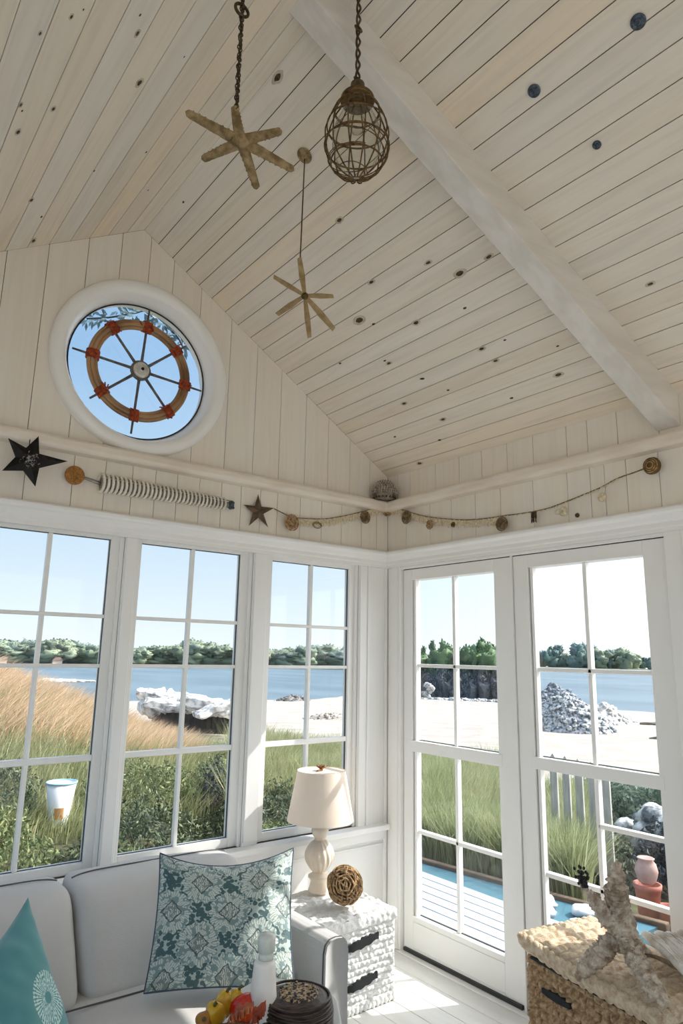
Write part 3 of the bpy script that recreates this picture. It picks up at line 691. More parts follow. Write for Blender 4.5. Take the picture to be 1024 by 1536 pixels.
b.build('body', STARM, s, smooth=True, weld=True)
top1 = V((c1.x, c1.y, zc(c1.x)-.003)); b = MB()
att = hitp(354, 160, c1, nrm)
topc = V((att.x, att.y, zc(att.x)-.004))
chain(b, topc+V((0, 0, -.02)), att+V((0, 0, -.004))); chain(b, topc+V((.004, .003, -.02)), att+V((.002, 0, -.004)), .013)
hk = att+V((0, 0, (topc.z-att.z)*.0)); ringz = depth(362, 12, (att-CAM).dot(fw))
rc = V((att.x, att.y, ringz.z+.055)); b.tube([rc+V((math.cos(t)*.02, 0, math.sin(t)*.018)) for t in [2*PI*k/20 for k in range(20)]], .0045, 8, closed=True)
b.lathe([(.001, -.02), (.012, -.018), (.02, -.006), (.022, .0), (.022, .01)], topc, 20)
b.build('chain', CHAIN, s, smooth=True)

# flat starfish on a rod under a rosette
ros = ceil_hit(457, 233); c2 = V((ros.x, ros.y, hit(457, 443, 1, ros.y).z)); c2 = depth(457, 443, (V((ros.x, ros.y, 2.8))-CAM).dot(fw))
s = empty('hanging_starfish', c2, 'flat thin six-pointed starfish ornament with gold centre on a long cord', 'starfish')
nrm = (CAM-c2).normalized(); nrm = (nrm+V((0, 0, -.5))).normalized()
b = MB()
for tx, ty, w_ in [(449,387,.011), (411,415,.009), (499,444,.0095), (416,471,.011), (500,493,.012), (464,505,.011)]:
    t = hitp(tx, ty, c2, nrm); u = (t-c2); L_ = u.length; u.normalize(); sd = nrm.cross(u)
    b.prism([c2+sd*.006, c2+u*L_*.55+sd*w_, t+sd*w_*.7, t-sd*w_*.7+u*.004, c2+u*L_*.55-sd*w_, c2-sd*.006], nrm*.006)
b.build('body', STARM2, s, bevel=.0012)
b = MB(); b.lathe([(.012, -.002), (.013, .008), (.009, .014), (.003, .015)], c2, 16, 0, nrm); kb = b.build('centre_knob', BRASS, s, smooth=True)
b = MB(); att = hitp(450, 389, c2, nrm)
b.tube([ros+V((0, 0, -.01)), att], .0024, 6); b.build('cord', CHAIN, s, smooth=True)
b = MB(); b.lathe([(.030, 0), (.032, .004), (.026, .009), (.012, .012), (.005, .022), (.001, .023)], ros, 24, 0, -nR if ros.x > RX else -nL)
tg = b.build('ceiling_rosette', STARM, s, smooth=True)

# caged pendant
TP = 2.0; pc = depth(535, 207, TP)
s = empty('pendant_lamp', pc, 'egg-shaped rusty wire cage pendant lamp with clear glass inside', 'pendant lamp')
HH = 71*TP/F; RR = 48.5*TP/F
def eggr(t):  # t from 0 top to 1 bottom
    return RR*math.sin(PI*min(1, (.13+.87*t)))**.78*(.86+.22*t) if t < .985 else RR*.16
b = MB()
def cage(a, t, k=1.0): 
    z = HH*(1-2*t)
    r = {0:.34}.get(t, None); r = RR*prof_(t)*k
    return pc+V((math.cos(a)*r, math.sin(a)*r, z))
def prof_(t):
    pts = [(0, .40), (.06, .50), (.15, .68), (.3, .88), (.45, .985), (.58, 1.0), (.7, .93), (.82, .76), (.92, .5), (.98, .25), (1, .12)]
    for (a, x), (c, y) in zip(pts, pts[1:]):
        if t <= c: 
            q = (t-a)/(c-a); return x+(y-x)*q
    return .12
for k in range(12):
    a = 2*PI*k/12+.1; jit = random.uniform(-.05, .05)
    path = [cage(a+jit*math.sin(t*6), t, 1+.015*math.sin(t*20+k)) for t in [j/22 for j in range(23)]]
    b.tube(path, .0023, 6)
for t in (.16, .36, .6, .80):
    for w_ in range(2):
        b.tube([cage(a, t+.006*math.sin(3*a+w_*2)+.004*w_, 1.01) for a in [2*PI*j/36 for j in range(36)]], .0022, 6, closed=True)
for k in range(9):     # loose wires tangled round the lower half
    t0, t1 = random.uniform(.55, .9), random.uniform(.6, .97); a0 = random.uniform(0, 6.28); sp = random.uniform(1.5, 4)
    b.tube([cage(a0+sp*q, t0+(t1-t0)*q, 1.03) for q in [j/16 for j in range(17)]], .0015, 5)
b.build('wire_cage', RUSTW, s, smooth=True)
b = MB(); b.lathe([(RR*.3, HH*.86), (RR*.5, HH*.6), (RR*.72, HH*.2), (RR*.76, -HH*.2), (RR*.6, -HH*.6), (RR*.25, -HH*.86), (.002, -HH*.9)], pc, 28)
b.build('glass_shade', glassmat('clear_seeded_glass', (.93, .92, .88), 1.3, .05), s, smooth=True)
b = MB(); b.lathe([(.002, HH*.1), (.018, HH*.16), (.026, HH*.35), (.018, HH*.6), (.012, HH*.85)], pc, 20); b.build('bulb', glassmat('clear_bulb_glass', (.97, .95, .9), 2), s, smooth=True)
b = MB(); b.lathe([(.049, HH*.88), (.052, HH*.92), (.050, HH*.98), (.036, HH*1.06), (.024, HH*1.11), (.021, HH*1.34), (.017, HH*1.37), (.001, HH*1.37)], pc, 28)
b.build('cap', BRASS, s, smooth=True)
b = MB(); zt_ = zc(pc.x)-.002; z0 = pc.z+HH*1.36
for ph in (0, PI):
    b.tube([V((pc.x+.0055*math.cos(z*75+ph), pc.y+.0055*math.sin(z*75+ph), z)) for z in np.linspace(z0, zt_, 60)], .0036, 6)
for zz in (z0+.012, z0+.2): b.tube([V((pc.x+.012*math.cos(t), pc.y+.004*math.sin(t), zz+.012*math.sin(t))) for t in [2*PI*k/14 for k in range(14)]], .0035, 6, closed=True)
b.lathe([(.03, 0), (.03, -.012), (.01, -.02), (.001, -.02)][::-1], (pc.x, pc.y, zt_), 20)
b.build('twisted_cord', CHAIN, s, smooth=True)

# metal discs set on the right ceiling slope
for (px, py, r, lab) in [(957, 32, .021, 'blue-grey embossed metal disc on the ceiling, nearest the top right corner'), (801, 136, .020, 'blue-grey embossed metal disc on the ceiling beside the beam'), (895, 217, .014, 'smallest dark metal disc on the ceiling right of the beam')]:
    P = ceil_hit(px, py); b = MB()
    b.lathe([(r, -.001), (r, .003), (r*.86, .005), (r*.8, .0035), (r*.5, .0035), (r*.4, .006), (.0005, .0065)], P-nR*.0012, 24, 0, -nR)
    d_ = b.build('metal_disc', MEDAL, smooth=False, origin=P); tag(d_, lab, 'disc', 'metal discs on the ceiling')

# ------------------------------------------------------------------ WALL DECOR
def star5(name, c, tips, n, inner, thick, m, label):
    """faceted metal star: pyramid faces towards n"""
    c = V(c); s = empty(name, c, label, 'star'); b = MB(); k = len(tips); T = [V(t) for t in tips]
    ring = []
    for i in range(k):
        a, d = T[i]-c, T[(i+1) % k]-c
        ring.append(T[i]); ring.append(c+((a.normalized()+d.normalized()).normalized())*inner)
    nn = V(n)
    for i in range(2*k):
        j = (i+1) % (2*k); b.add([c+nn*thick, ring[i], ring[j]], [(0, 1, 2)]); b.add([c-nn*thick*.3, ring[j], ring[i]], [(0, 1, 2)])
    o = b.build('body', m, s, weld=True); return s
n_ = V((0, -1, 0))
yb_ = -.088
cb = hit(43, 690, 1, yb_)
s = star5('metal_star', cb, [hit(x, y, 1, yb_) for x, y in [(58,654), (102,692), (53,730), (3,706), (12,657)]], n_, .052, .022, BLACKM, 'large black metal star with silver scrollwork centre at far left')
b = MB()
for k in range(44):
    a0 = random.uniform(0, 6.28); rr = random.uniform(.002, .034); p0 = cb+V((math.cos(a0)*rr, -.021+rr*.3, math.sin(a0)*rr)); q = random.uniform(0, 6.28)
    b.tube([p0+V((math.cos(q+t)*(.004+.002*t), -.001, math.sin(q+t)*(.004+.002*t))) for t in [j*.5 for j in range(7)]], .0019, 5)
b.build('scrollwork', SILVER, s)
ck = MB(); ck.tube([V((cb.x, cb.y+.004, cb.z+.02)), V((cb.x, -.068, cb.z+.045)), V((cb.x, -.066, 2.38))], .002, 6); ck.build('hanger', BLACKM, s)
yr_ = -.02; cr = hit(387, 767, 1, yr_)
s = star5('metal_star', cr, [hit(x, y, 1, yr_) for x, y in [(387,741), (411,762), (402,791), (373,789), (365,757)]], n_, .034, .016, RUSTST, 'small rusty brown metal star at the left end of the garland')
# copper round on a rod with a coil of bone rings
yk = -.03
s = empty('wall_ornament', hit(230, 733, 1, yk), 'long white coiled ornament on a rod with a copper disc at its end', 'wall ornament')
P0, P1, P2, P3 = hit(112, 713, 1, yk), hit(125, 715, 1, yk), hit(152, 724, 1, yk), hit(343, 757, 1, yk)
b = MB(); b.lathe([(.001, -.010), (.036, -.010), (.042, -.004), (.042, .004), (.036, .012), (.03, .010), (.001, .013)], P0, 32, 0, (0, -1, 0))
for k in range(14): b.ell(P0+V((random.uniform(-.02, .02), -.012, random.uniform(-.02, .02))), (.006, .002, .003), 0, 8, 4)
b.build('copper_disc', COPPER, s, smooth=True)
b = MB(); b.tube([P1, P2], .004, 8); b.tube([P1+V((0, 0, -.008)), P2+V((0, 0, -.012))], .002, 6); b.tube([P2+V((0, -.012, .028)), P3+V((0, -.012, .018))], .0022, 6); b.build('rod', mat('steel_rod', srgb(150, 148, 142), rough=.35, metal=.7), s, smooth=True)
b = MB(); d = (P3-P2); L_ = d.length; d.normalize(); uu = V((0, -1, 0)); ww = d.cross(uu); nr = 31
for k in range(nr):
    q = k/(nr-1); c = P2+d*(L_*q*.95); r = .041-.013*q
    b.tube([c+uu*math.cos(t)*r*.62+ww*math.sin(t)*r+d*(.006*math.cos(t)) for t in [2*PI*j/18 for j in range(18)]], .0066-.0018*q, 6, closed=True)
tag(b.build('coil', BONE, s, smooth=True), 'white coil of rings')
b = MB(); b.tube([P2-uu*.005, P3-uu*.005], [.024, .014], 12); b.build('core', mat('grey_core', srgb(150, 146, 138), rough=.8), s, smooth=True)
b = MB(); b.lathe([(.001, -.008), (.02, -.008), (.024, 0), (.02, .008), (.001, .01)], P3+d*.012, 20, 0, d)
for k in range(20): b.ell(P3+d*.022+uu*random.uniform(-.015, .015)+ww*random.uniform(-.018, .018), (.005,)*3, 0, 6, 4)
b.build('end_cap', MEDAL, s, smooth=True)

# garland: twine, fringe of chips, medallions
def garl(pts, ax, v): return [hit(x, y, ax, v) for x, y in pts]
g1 = garl([(411,763), (425,770), (440,776), (465,778), (490,778), (520,773), (545,767), (560,763)], 1, -.02)
co = V((-.022, -.022, hit(577, 761, 1, -.02).z-.0))
g2 = garl([(590,761), (610,767), (635,774), (665,778), (700,780), (735,777), (753,774), (790,769), (820,763), (850,752), (880,740), (901,731), (925,718), (950,709), (966,703)], 0, -.02)
path = g1+[co]+g2
def subdiv(P, n):
    out = []
    for i in range(len(P)-1):
        a, b_, c, d = P[max(i-1, 0)], P[i], P[i+1], P[min(i+2, len(P)-1)]
        for k in range(n):
            t = k/n; out.append(.5*((2*b_)+(c-a)*t+(2*a-5*b_+4*c-d)*t*t+(-a+3*b_-3*c+d)*t**3))
    return out+[P[-1]]
fine = subdiv(path, 8)
s = empty('garland', co, 'twine garland of shell chips and small medallions strung across the corner', 'garland')
b = MB()
for ph in (0, 2.1, 4.2): b.tube([p+V((0, 0, .0022*math.sin(i*1.1+ph)))+V((.0018*math.cos(i*1.1+ph),)*2+(0,)) for i, p in enumerate(fine)], .0013, 5)
b.build('twine', ROPE, s, smooth=True)
b = MB()
for i, p in enumerate(fine[:-16]):
    if i < 14: continue
    dens = 5 if i < 118 else 2
    for k in range(dens):
        q = p.lerp(fine[i+1], random.random()); L_ = random.uniform(.024, .05) if i < 118 else random.uniform(.004, .01)
        e = V((random.uniform(-.006, .006), random.uniform(-.006, .002), -L_)); e.x = min(e.x, .002)
        b.tube([q, q+e*.5, q+e], [.0014, .0034, .0012], 5)
fr = b.build('shell_fringe', SHELLW, s); fr['kind'] = 'stuff'
def medallion(P, r, m, label, n, kind=0):
    n = V(n); b = MB()
    if kind == 0:
        for rr in (1, .78, .56, .34): b.tube([P+n*.004+(n.orthogonal()*math.cos(t)+n.cross(n.orthogonal())*math.sin(t))*r*rr for t in [2*PI*k/20 for k in range(20)]], r*.13, 6, closed=True)
        b.lathe([(.0005, -.002), (r*.95, -.002), (r*.95, .003), (.0005, .004)], P, 20, 0, n)
    elif kind == 1:
        for rr, tl in ((1, .3), (.9, -.3), (.7, .1)): b.tube([P+n*.003+V((n.y*math.cos(t)*r*rr*1.2, n.x*math.cos(t)*r*rr*1.2, math.sin(t)*r*rr*.7+tl*r*.2)) for t in [2*PI*k/20 for k in range(20)]], .0013, 5, closed=True)
    else:
        b.lathe([(.0005, -.001), (r*.95, -.001), (r, .002), (r*.7, .004), (.0005, .005)], P, 20, 0, n)
    o = b.build('medallion', m, s, smooth=True); o['label'] = label
LN, RN = (0, -1, 0), (-1, 0, 0)
medallion(hit(437, 784, 1, -.03), .030, TWINE, 'wound straw medallion', LN)
medallion(hit(475, 788, 1, -.03), .026, BRASS, 'brass wire oval loops', LN, 1)
medallion(hit(547, 776, 1, -.03), .025, ROPE, 'dark wound medallion', LN)
medallion(co+V((-.01, -.01, -.03)), .020, TWINE, 'pale ring in the corner', (-.7071, -.7071, 0))
medallion(hit(610, 776, 0, -.03), .026, ROPE, 'dark twisted medallion', RN)
medallion(hit(645, 787, 0, -.03), .018, TWINE, 'small straw medallion', RN)
medallion(hit(680, 787, 0, -.03), .010, BRASS, 'tiny brass medallion', RN)
medallion(hit(753, 786, 0, -.03), .024, ROPE, 'dark ringed medallion', RN)
medallion(hit(845, 767, 0, -.03), .023, SHELLW, 'pale disc cluster', RN, 2)
medallion(hit(838, 768, 0, -.035), .018, SHELLW, 'pale disc cluster', RN, 1)
medallion(hit(903, 746, 0, -.03), .021, SHELLW, 'pale oval shell disc', RN, 2)
b = MB()
for k in range(26):
    p = hit(801, 768, 0, -.025)+V((random.uniform(-.008, .004), random.uniform(-.016, .016), 0)); b.tube([p, p+V((0, random.uniform(-.004, .004), -.025)), p+V((0, random.uniform(-.006, .006), -random.uniform(.04, .056)))], .0014, 5)
b.build('tassel', CHAIN, s)
b = MB(); P = hit(978, 699, 0, -.026)
b.lathe([(.028, -.014), (.034, -.008), (.037, .004), (.034, .014), (.022, .022), (.0005, .025)], P, 28, 0, RN); b.build('end_boss', BRASS, s, smooth=True)
b = MB()
for rr in (.03, .022, .014): b.tube([P+V((-.018-(.03-rr)*.3, math.cos(t)*rr, math.sin(t)*rr)) for t in [2*PI*k/24 for k in range(24)]], .0022, 5, closed=True)
b.build('boss_wrap', TWINE, s, smooth=True)
b = MB(); b.lathe([(.008, -.002), (.011, .003), (.008, .009), (.0005, .01)], (0, *hit(866, 773, 0, 0)[1:]), 16, 0, RN)
kn = b.build('wooden_peg', CHAIN, smooth=True); tag(kn, 'small dark round peg on the right wall boards under the garland', 'peg')

# scaled dome shell on the corner of the ledge
c = hit(573, 750, 1, -.045); c = V((c.x, -.045, 2.4115)); c.x = -.098; c.y = -.078
s = empty('dome_shell', c, 'brown scaled dome shell sitting on the corner of the ledge', 'shell')
b = MB(); R_ = .072
b.lathe([(R_*.72, 0), (R_*.95, .015), (R_, .038), (R_*.92, .070), (R_*.7, .096), (R_*.4, .114), (.0005, .120)], c, 32)
b.build('body', SHELLD, s, smooth=True)
b = MB()
for j in range(9):
    ph = j/9*PI/2*.95; z = .038+math.sin(ph)*.081; r = R_*math.cos(ph)*1.0+.001; n2 = max(6, int(30*math.cos(ph)))
    for k in range(n2):
        a = 2*PI*(k+.5*(j % 2))/n2; d = V((math.cos(a)*math.cos(ph), math.sin(a)*math.cos(ph), math.sin(ph)))
        p = c+V((math.cos(a)*r, math.sin(a)*r, z)); b.ell(p, (.0044, .0044, .0058), 0, 6, 4)
sc_ = b.build('scales', mat('pale_grey_scales', srgb(206, 198, 188), srgb(120, 108, 98), rough=.5, scale=60), s, smooth=True); sc_['kind'] = 'stuff'
b = MB()
for k in range(18):
    a = 2*PI*k/18; b.ell(c+V((math.cos(a)*R_*.86, math.sin(a)*R_*.86, .008)), (.007, .007, .008), 0, 6, 5)
b.build('rim', CHAIN, s, smooth=True)

# ------------------------------------------------------------------ SOFA
def cushion(b, cx, cy, cz, hx, hy, hz, p=4.0, nu=26, wr=.006, seed=0, lean=0, uv=False, mi=0, crown=.0):
    """puffy box: superellipsoid with wrinkles; hx,hy,hz half sizes"""
    def f(u, v):
        a = 2*PI*u; t = PI*(v-.5)
        ca, sa, ct, st = math.cos(a), math.sin(a), math.cos(t), math.sin(t)
        e = lambda w, q: math.copysign(abs(w)**q, w)
        q = 2/p
        P = V((e(ct, q*.45)*e(ca, q*.6)*hx, e(ct, max(q, .5))*e(sa, max(q, .5))*hy, e(st, q)*hz)) if lean else V((e(ct, q)*e(ca, q)*hx, e(ct, q)*e(sa, q)*hy, e(st, q)*hz))
        k = nz(P, 3.5, seed)*wr + nz((P.x*9, P.y*9, P.z*3), 1, seed)*wr*.7
        P += V((P.x/hx*.3, P.y/hy, P.z/hz*.5))*k
        P.y += -lean*P.z
        return P+V((cx, cy, cz))
    b.grid(f, nu*2, nu, mi)
SZ = .38
s = empty('sofa', (-1.9, -.5, 0), 'light grey upholstered sofa with dark piping under the windows', 'sofa')
b = MB(); b.box((-2.95, -.93, .06), (-1.12, -.10, .235)); b.box((-2.95, -.20, .235), (-1.12, -.085, .56))
b.build('frame', LINEN, s, bevel=.02, bseg=3)
# right arm: side profile, slightly raked, with front panel
ao = -1.032; ai = -1.13
prof = []
b = MB()
def armpt(u, v):
    # u along y (0 back .. 1 front); v round section
    y = -.09-.87*u; h = .535; zb = .03; rr = .03
    sec = [(ao, zb), (ao, zb+.2), (ao, h-.045), (ao-.006, h-.018), (ao-.024, h-.003), ((ao+ai)/2, h), (ai+.024, h-.003), (ai+.006, h-.018), (ai, h-.045), (ai, zb+.2), (ai, zb)]
    q = v*(len(sec)-1); i = min(int(q), len(sec)-2); t = q-i
    x_ = sec[i][0]*(1-t)+sec[i+1][0]*t; z_ = sec[i][1]*(1-t)+sec[i+1][1]*t
    x_ += nz((x_*4, y*5, z_*5), 1, 3)*.004
    return V((x_, y, z_))
b.grid(armpt, 20, 40)
b.add([armpt(1, v/20) for v in range(21)], [tuple(range(21))]); b.add([armpt(0, v/20) for v in range(21)], [tuple(range(21))[::-1]])
arm_ = b.build('arm', LINEN, s, smooth=True, weld=True); md = arm_.modifiers.new('bevel', 'BEVEL'); md.width = .012; md.segments = 3; md.limit_method = 'ANGLE'; md.angle_limit = 1.0
b = MB(); b.tube([armpt(.985, v)+V(((-.0015 if v > .5 else .0015), .0, .0)) for v in [.06+.88*k/50 for k in range(51)]], .0026, 6)
b.build('piping', PIPE, arm_, smooth=True)
# seat
b = MB(); cushion(b, -1.5, -.53, .305, .375, .42, .078, 7, wr=.004, seed=2); b.build('seat_cushion', LINEN, s, smooth=True)
b = MB(); cushion(b, -2.27, -.53, .305, .385, .42, .078, 7, wr=.004, seed=5); b.build('seat_cushion', LINEN, s, smooth=True)
def backc(x0, x1, seed):
    b = MB(); xm = (x0+x1)/2; hx = (x1-x0)/2
    cushion(b, xm, -.36, .515, hx, .135, .165, 7.5, wr=.014, seed=seed, lean=-.62)
    o = b.build('back_cushion', LINEN, s, smooth=True)
    p_ = MB(); 
    pts = []
    for k in range(41):
        t = -1+2*k/40; x_ = xm+t*hx*.93; zz = .682-.012*abs(t)**8; pts.append(V((x_, -.36+.62*(zz-.515)+.02, zz+.001)))
    p_.tube(pts, .0025, 6); p_.build('piping', PIPE, o, smooth=True)
backc(-1.808, -1.12, 1); backc(-2.50, -1.812, 9)
b = MB(); b.tube([V((x_, -.605+.004*math.sin(x_*9), .386)) for x_ in np.linspace(-2.6, -1.14, 40)], .0028, 6); b.build('piping', PIPE, s, smooth=True)

# throw pillows
def pillow(name, TL, TR, BR, BL, T, m, label, sag=.03, seed=0, pipe=None, wr=.006):
    TL, TR, BR, BL = map(V, (TL, TR, BR, BL)); c = (TL+TR+BR+BL)/4
    n = ((TR-BL).cross(TL-BR)).normalized(); 
    if n.dot(CAM-c) < 0: n = -n
    s = empty(name, c, label, 'cushion')
    top = (TL+TR)/2-(BL+BR)/2; top.normalize()
    def base(u, v):
        pu = 2*u-1; pv = 2*v-1
        x = u + (0.5-u)*.055*(1-pv*pv); y = v + (0.5-v)*.055*(1-pu*pu)
        P = BL*(1-x)*(1-y)+BR*x*(1-y)+TL*(1-x)*y+TR*x*y
        return P-top*sag*(1-pu*pu)*y
    def th(u, v):
        pu = abs(2*u-1); pv = abs(2*v-1)
        return T*((1-pu**2.6)*(1-pv**2.6))**.5
    b = MB(); nn = 40
    for sd in (1, -1):
        def f(u, v):
            P = base(u, v); t = th(u, v)
            w = wr*nz(P, 9, seed)*min(1, t/T*1.4)+wr*.5*nz(P, 22, seed)*min(1, t/T*2)
            return P+n*sd*(t+w*(1 if sd > 0 else 0)+.0008)
        b.grid(f, nn, nn, 0, uv=True)
        if sd < 0:
            pass
    # close the seam
    o = b.build('cover', m, s, smooth=True)
    if pipe:
        e = [base(k/nn, 0) for k in range(nn)]+[base(1, k/nn) for k in range(nn)]+[base(1-k/nn, 1) for k in range(nn)]+[base(0, 1-k/nn) for k in range(nn)]
        q = MB(); q.tube(e, .0035, 6, closed=True); q.build('piping', pipe, s, smooth=True)
    return s
TLp = hit(240, 1280, 1, -.50); TRp = hit(440, 1272, 1, -.70)
BLp = hit(216, 1490, 2, .415); BRp = hit(441, 1482, 2, .415)
pillow('throw_pillow', TLp, TRp, BRp, BLp, .075, DAMASK, 'large square cushion with teal and sage damask medallions', sag=.045, seed=4, pipe=mat('navy_piping', srgb(70, 84, 98), rough=.7), wr=.009)
TRt = hit(42, 1346, 1, -.56); d_ = V((-.70, -.56, -.44)); BRt = hit(124, 1600, 2, .39)
TLt = TRt+d_*.40; BLt = BRt+V((-.74, -.62, -.02))*.40; BLt.z = .39; 
pillow('throw_pillow', TLt+V((0, 0, -.01)), TRt, BRt, BLt, .065, TEALP, 'teal velvet cushion with a white dandelion-like medallion', sag=.01, seed=8, wr=.012)
c0 = BLt+V((.10, -.02, .0))
pillow('throw_pillow', c0+V((-.20, -.12, .27)), c0+V((-.02, -.0, .13)), c0+V((.09, -.02, .0)), c0+V((-.12, -.3, .0)), .04, GREYBLUE, 'pale grey-blue cushion corner in front of the teal one', seed=2)

# ------------------------------------------------------------------ WICKER SIDE TABLE, LAMP, BALL
TX0, TX1, TY0, TY1, TZ = -.785, -.388, -.492, -.075, .384
s = empty('side_table', ((TX0+TX1)/2, (TY0+TY1)/2, 0), 'white painted chunky woven side chest with two dark slots', 'side table')
b = MB()
slots = [(-.645, .275, .175, .038, .12), (-.645, .12, .165, .038, .10)]
def woven(o, ux, uz, n, W, H, rows, amp, pitch, seed, skip=None):
    """chunky ruffled weave on a rectangle o + ux*W + uz*H, bulging along n"""
    def f(u, v):
        x = u*W; z = v*H; row = v*rows; ri = int(min(row, rows-1e-6)); fr_ = row-ri
        h = abs(math.sin(PI*fr_))**.6*amp
        st = .5+.5*math.sin(2*PI*(x/pitch+(.5 if ri % 2 else 0)+fr_*.35))
        h *= .55+.45*st
        P = o+ux*x+uz*z
        h += amp*.8*nz(P, 45, seed)
        e = min(u*W, W-u*W)/amp
        return P+n*h*min(1, max(0, e))
    return f
X, Y, Z = V((1, 0, 0)), V((0, 1, 0)), V((0, 0, 1))
b.grid(woven(V((TX0, TY0, .02)), X, Z, -Y, TX1-TX0, TZ-.05, 13, .011, .026, 1), 150, 130)
b.grid(woven(V((TX1, TY0, .02)), Y, Z, X, TY1-TY0, TZ-.05, 13, .011, .026, 2), 90, 110)
b.grid(woven(V((TX0, TY1, .02)), -Y, Z, -X, TY1-TY0, TZ-.05, 13, .011, .026, 2), 60, 80)
b.box((TX0+.003, TY0+.003, .02), (TX1-.003, TY1, TZ-.03))
b.build('body', WHITEW, s, smooth=True)
b = MB()
b.grid(woven(V((TX0-.008, TY0-.008, TZ-.012)), X, Y, Z, TX1-TX0+.014, TY1-TY0, 9, .010, .05, 5), 150, 130)
b.grid(woven(V((TX0-.008, TY0-.010, TZ-.055)), X, Z, -Y, TX1-TX0+.014, .045, 1, .010, .03, 7), 140, 16)
b.grid(woven(V((TX1+.006, TY0-.010, TZ-.055)), Y, Z, X, TY1-TY0, .045, 1, .010, .03, 8), 90, 16)
b.box((TX0-.006, TY0-.008, TZ-.055), (TX1+.005, TY1, TZ-.012))
b.build('top', WHITEW, s, smooth=True)
for k in range(17): b = MB(); b.ell(V((TX0+.012+k*(TX1-TX0-.02)/16, TY0-.003, .018)), (.014, .009, .018), 0, 8, 6, lump=.3, seed=k); b.build('scallop', WHITEW, s, smooth=True)
for k in range(8): b = MB(); b.ell(V((TX1+.003, TY0+.012+k*.055, .018)), (.009, .014, .018), 0, 8, 6, lump=.3, seed=k); b.build('scallop', WHITEW, s, smooth=True)
for (cx, cz, L_, h_, sl) in slots:
    b = MB(); top_ = []; bot_ = []
    for k in range(13):
        t = k/12; x_ = cx-L_/2+.06+L_*t*1.0; zm = cz+.012*(t-.5)*2
        hh = h_*.5*math.sin(PI*min(max(t, .08), .92))**.4
        top_.append(V((x_, TY0-.019, zm+hh+.003*math.sin(k*2.2)))); bot_.append(V((x_, TY0-.019, zm-hh+.003*math.sin(k*1.9+1))))
    b.prism(top_+bot_[::-1], (0, .012, 0)); b.build('slot', HOLE_SHADE, s)  # dark slab painted as the shade inside each opening

lc = hit(476, 1336, 2, TZ+.004); lc.y = max(lc.y, -.60)
lc = V((lc.x-.0, lc.y-.01, TZ+.004))
s = empty('table_lamp', lc, 'cream ceramic baluster table lamp with a cream tapered shade', 'table lamp')
z0 = lc.z; ld = (lc-CAM).dot(fw)
def zof(py): return hitp(477, py, lc, V((fw.x, fw.y, 0))).z-z0
zz = {k: zof(k) for k in (1155, 1226, 1236, 1250, 1268, 1290, 1308, 1316, 1326, 1336)}
b = MB()
R1 = .061
H = zz[1226]
b.lathe([(.050, 0), (.052, .006), (.048, .016), (.040, .045), (.044, .056), (.053, .064), (.053, .072), (.036, .082), (.032, .088), (.030, .092)], lc, 32)
b.build('base', CERAM, s, smooth=True, bevel=.001)
zb0 = .090; zt0 = H*.69
b = MB(); nn = 24; prof = []
for k in range(nn+1):
    t = k/nn; prof.append((.030+(R1+.010-.030)*math.sin(PI*t)**.8, zb0+(zt0-zb0)*t))
b.lathe(prof, lc, 120, flute=.035, nf=16); b.build('fluted_globe', CERAM, s, smooth=True)
b = MB(); b.lathe([(.028, zt0-.003), (.026, zt0+.008), (.034, zt0+.02), (.043, zt0+.045), (.036, zt0+.07), (.020, zt0+.09), (.016, H+.03), (.012, H+.05), (.001, H+.05)], lc, 28); b.build('neck', CERAM, s, smooth=True)
Hb = H-.012; Ht = zz[1155]
b = MB(); b.lathe([(.164, Hb), (.120, Ht), (.1185, Ht), (.1625, Hb), (.164, Hb)], lc, 64); sh = b.build('lamp_shade', SHADE, s, smooth=True); sh.modifiers.new('e', 'EDGE_SPLIT').split_angle = .8
b = MB(); b.lathe([(.0005, 0), (.119, 0), (.119, .001), (.0005, .001)], lc+V((0, 0, Ht-.004)), 48); b.build('shade_top', SHADE, sh)
b = MB(); b.tube([lc+V((0, 0, Ht-.01)), lc+V((0, 0, Ht+.012))], .008, 10)
for k in range(7):
    a = k*.9; d = V((math.cos(a), math.sin(a), .5)); b.tube([lc+V((0, 0, Ht+.006)), lc+V((0, 0, Ht+.01))+d*.018, lc+V((0, 0, Ht+.018))+V((math.cos(a+.5), math.sin(a+.5), .0))*.026], [.005, .007, .002], 6)
b.tube([lc+V((0, 0, Ht+.004)), lc+V((-.05, -.03, Ht+.004))], [.006, .003], 6)
b.build('finial', mat('copper_shell_finial', srgb(170, 120, 70), srgb(96, 66, 40), rough=.4, metal=.3, scale=60), s, smooth=True)

dz_ = ray(517, 1328).z; rb = 27.5/F; t_ = (CAM.z-TZ-.006)/(rb-dz_); bc = depth(517, 1328, t_); br = rb*t_
bc = V((bc.x, bc.y, TZ+.008+br))
s = empty('vine_ball', bc, 'brown woven vine ball resting on the white side table', 'vine ball')
b = MB(); ax = (CAM-bc).normalized(); x_ = ax.orthogonal().normalized(); y_ = ax.cross(x_)
for k in range(15):   # concentric winds facing the room
    ph = (k+.5)/15*PI; r = br*.93*math.sin(ph); h = br*.93*math.cos(ph)
    for w_ in range(2):
        tl = random.uniform(-.12, .12); o2 = random.uniform(-.004, .004); p0 = random.uniform(0, 6.28)
        b.tube([bc+ax*(h+o2+math.sin(t+p0)*.004)+(x_*math.cos(t)+y_*math.sin(t))*(r+.002*math.sin(5*t+k))+ax*tl*math.cos(t)*r*.3 for t in [2*PI*j/40 for j in range(40)]], .0042, 6, closed=True)
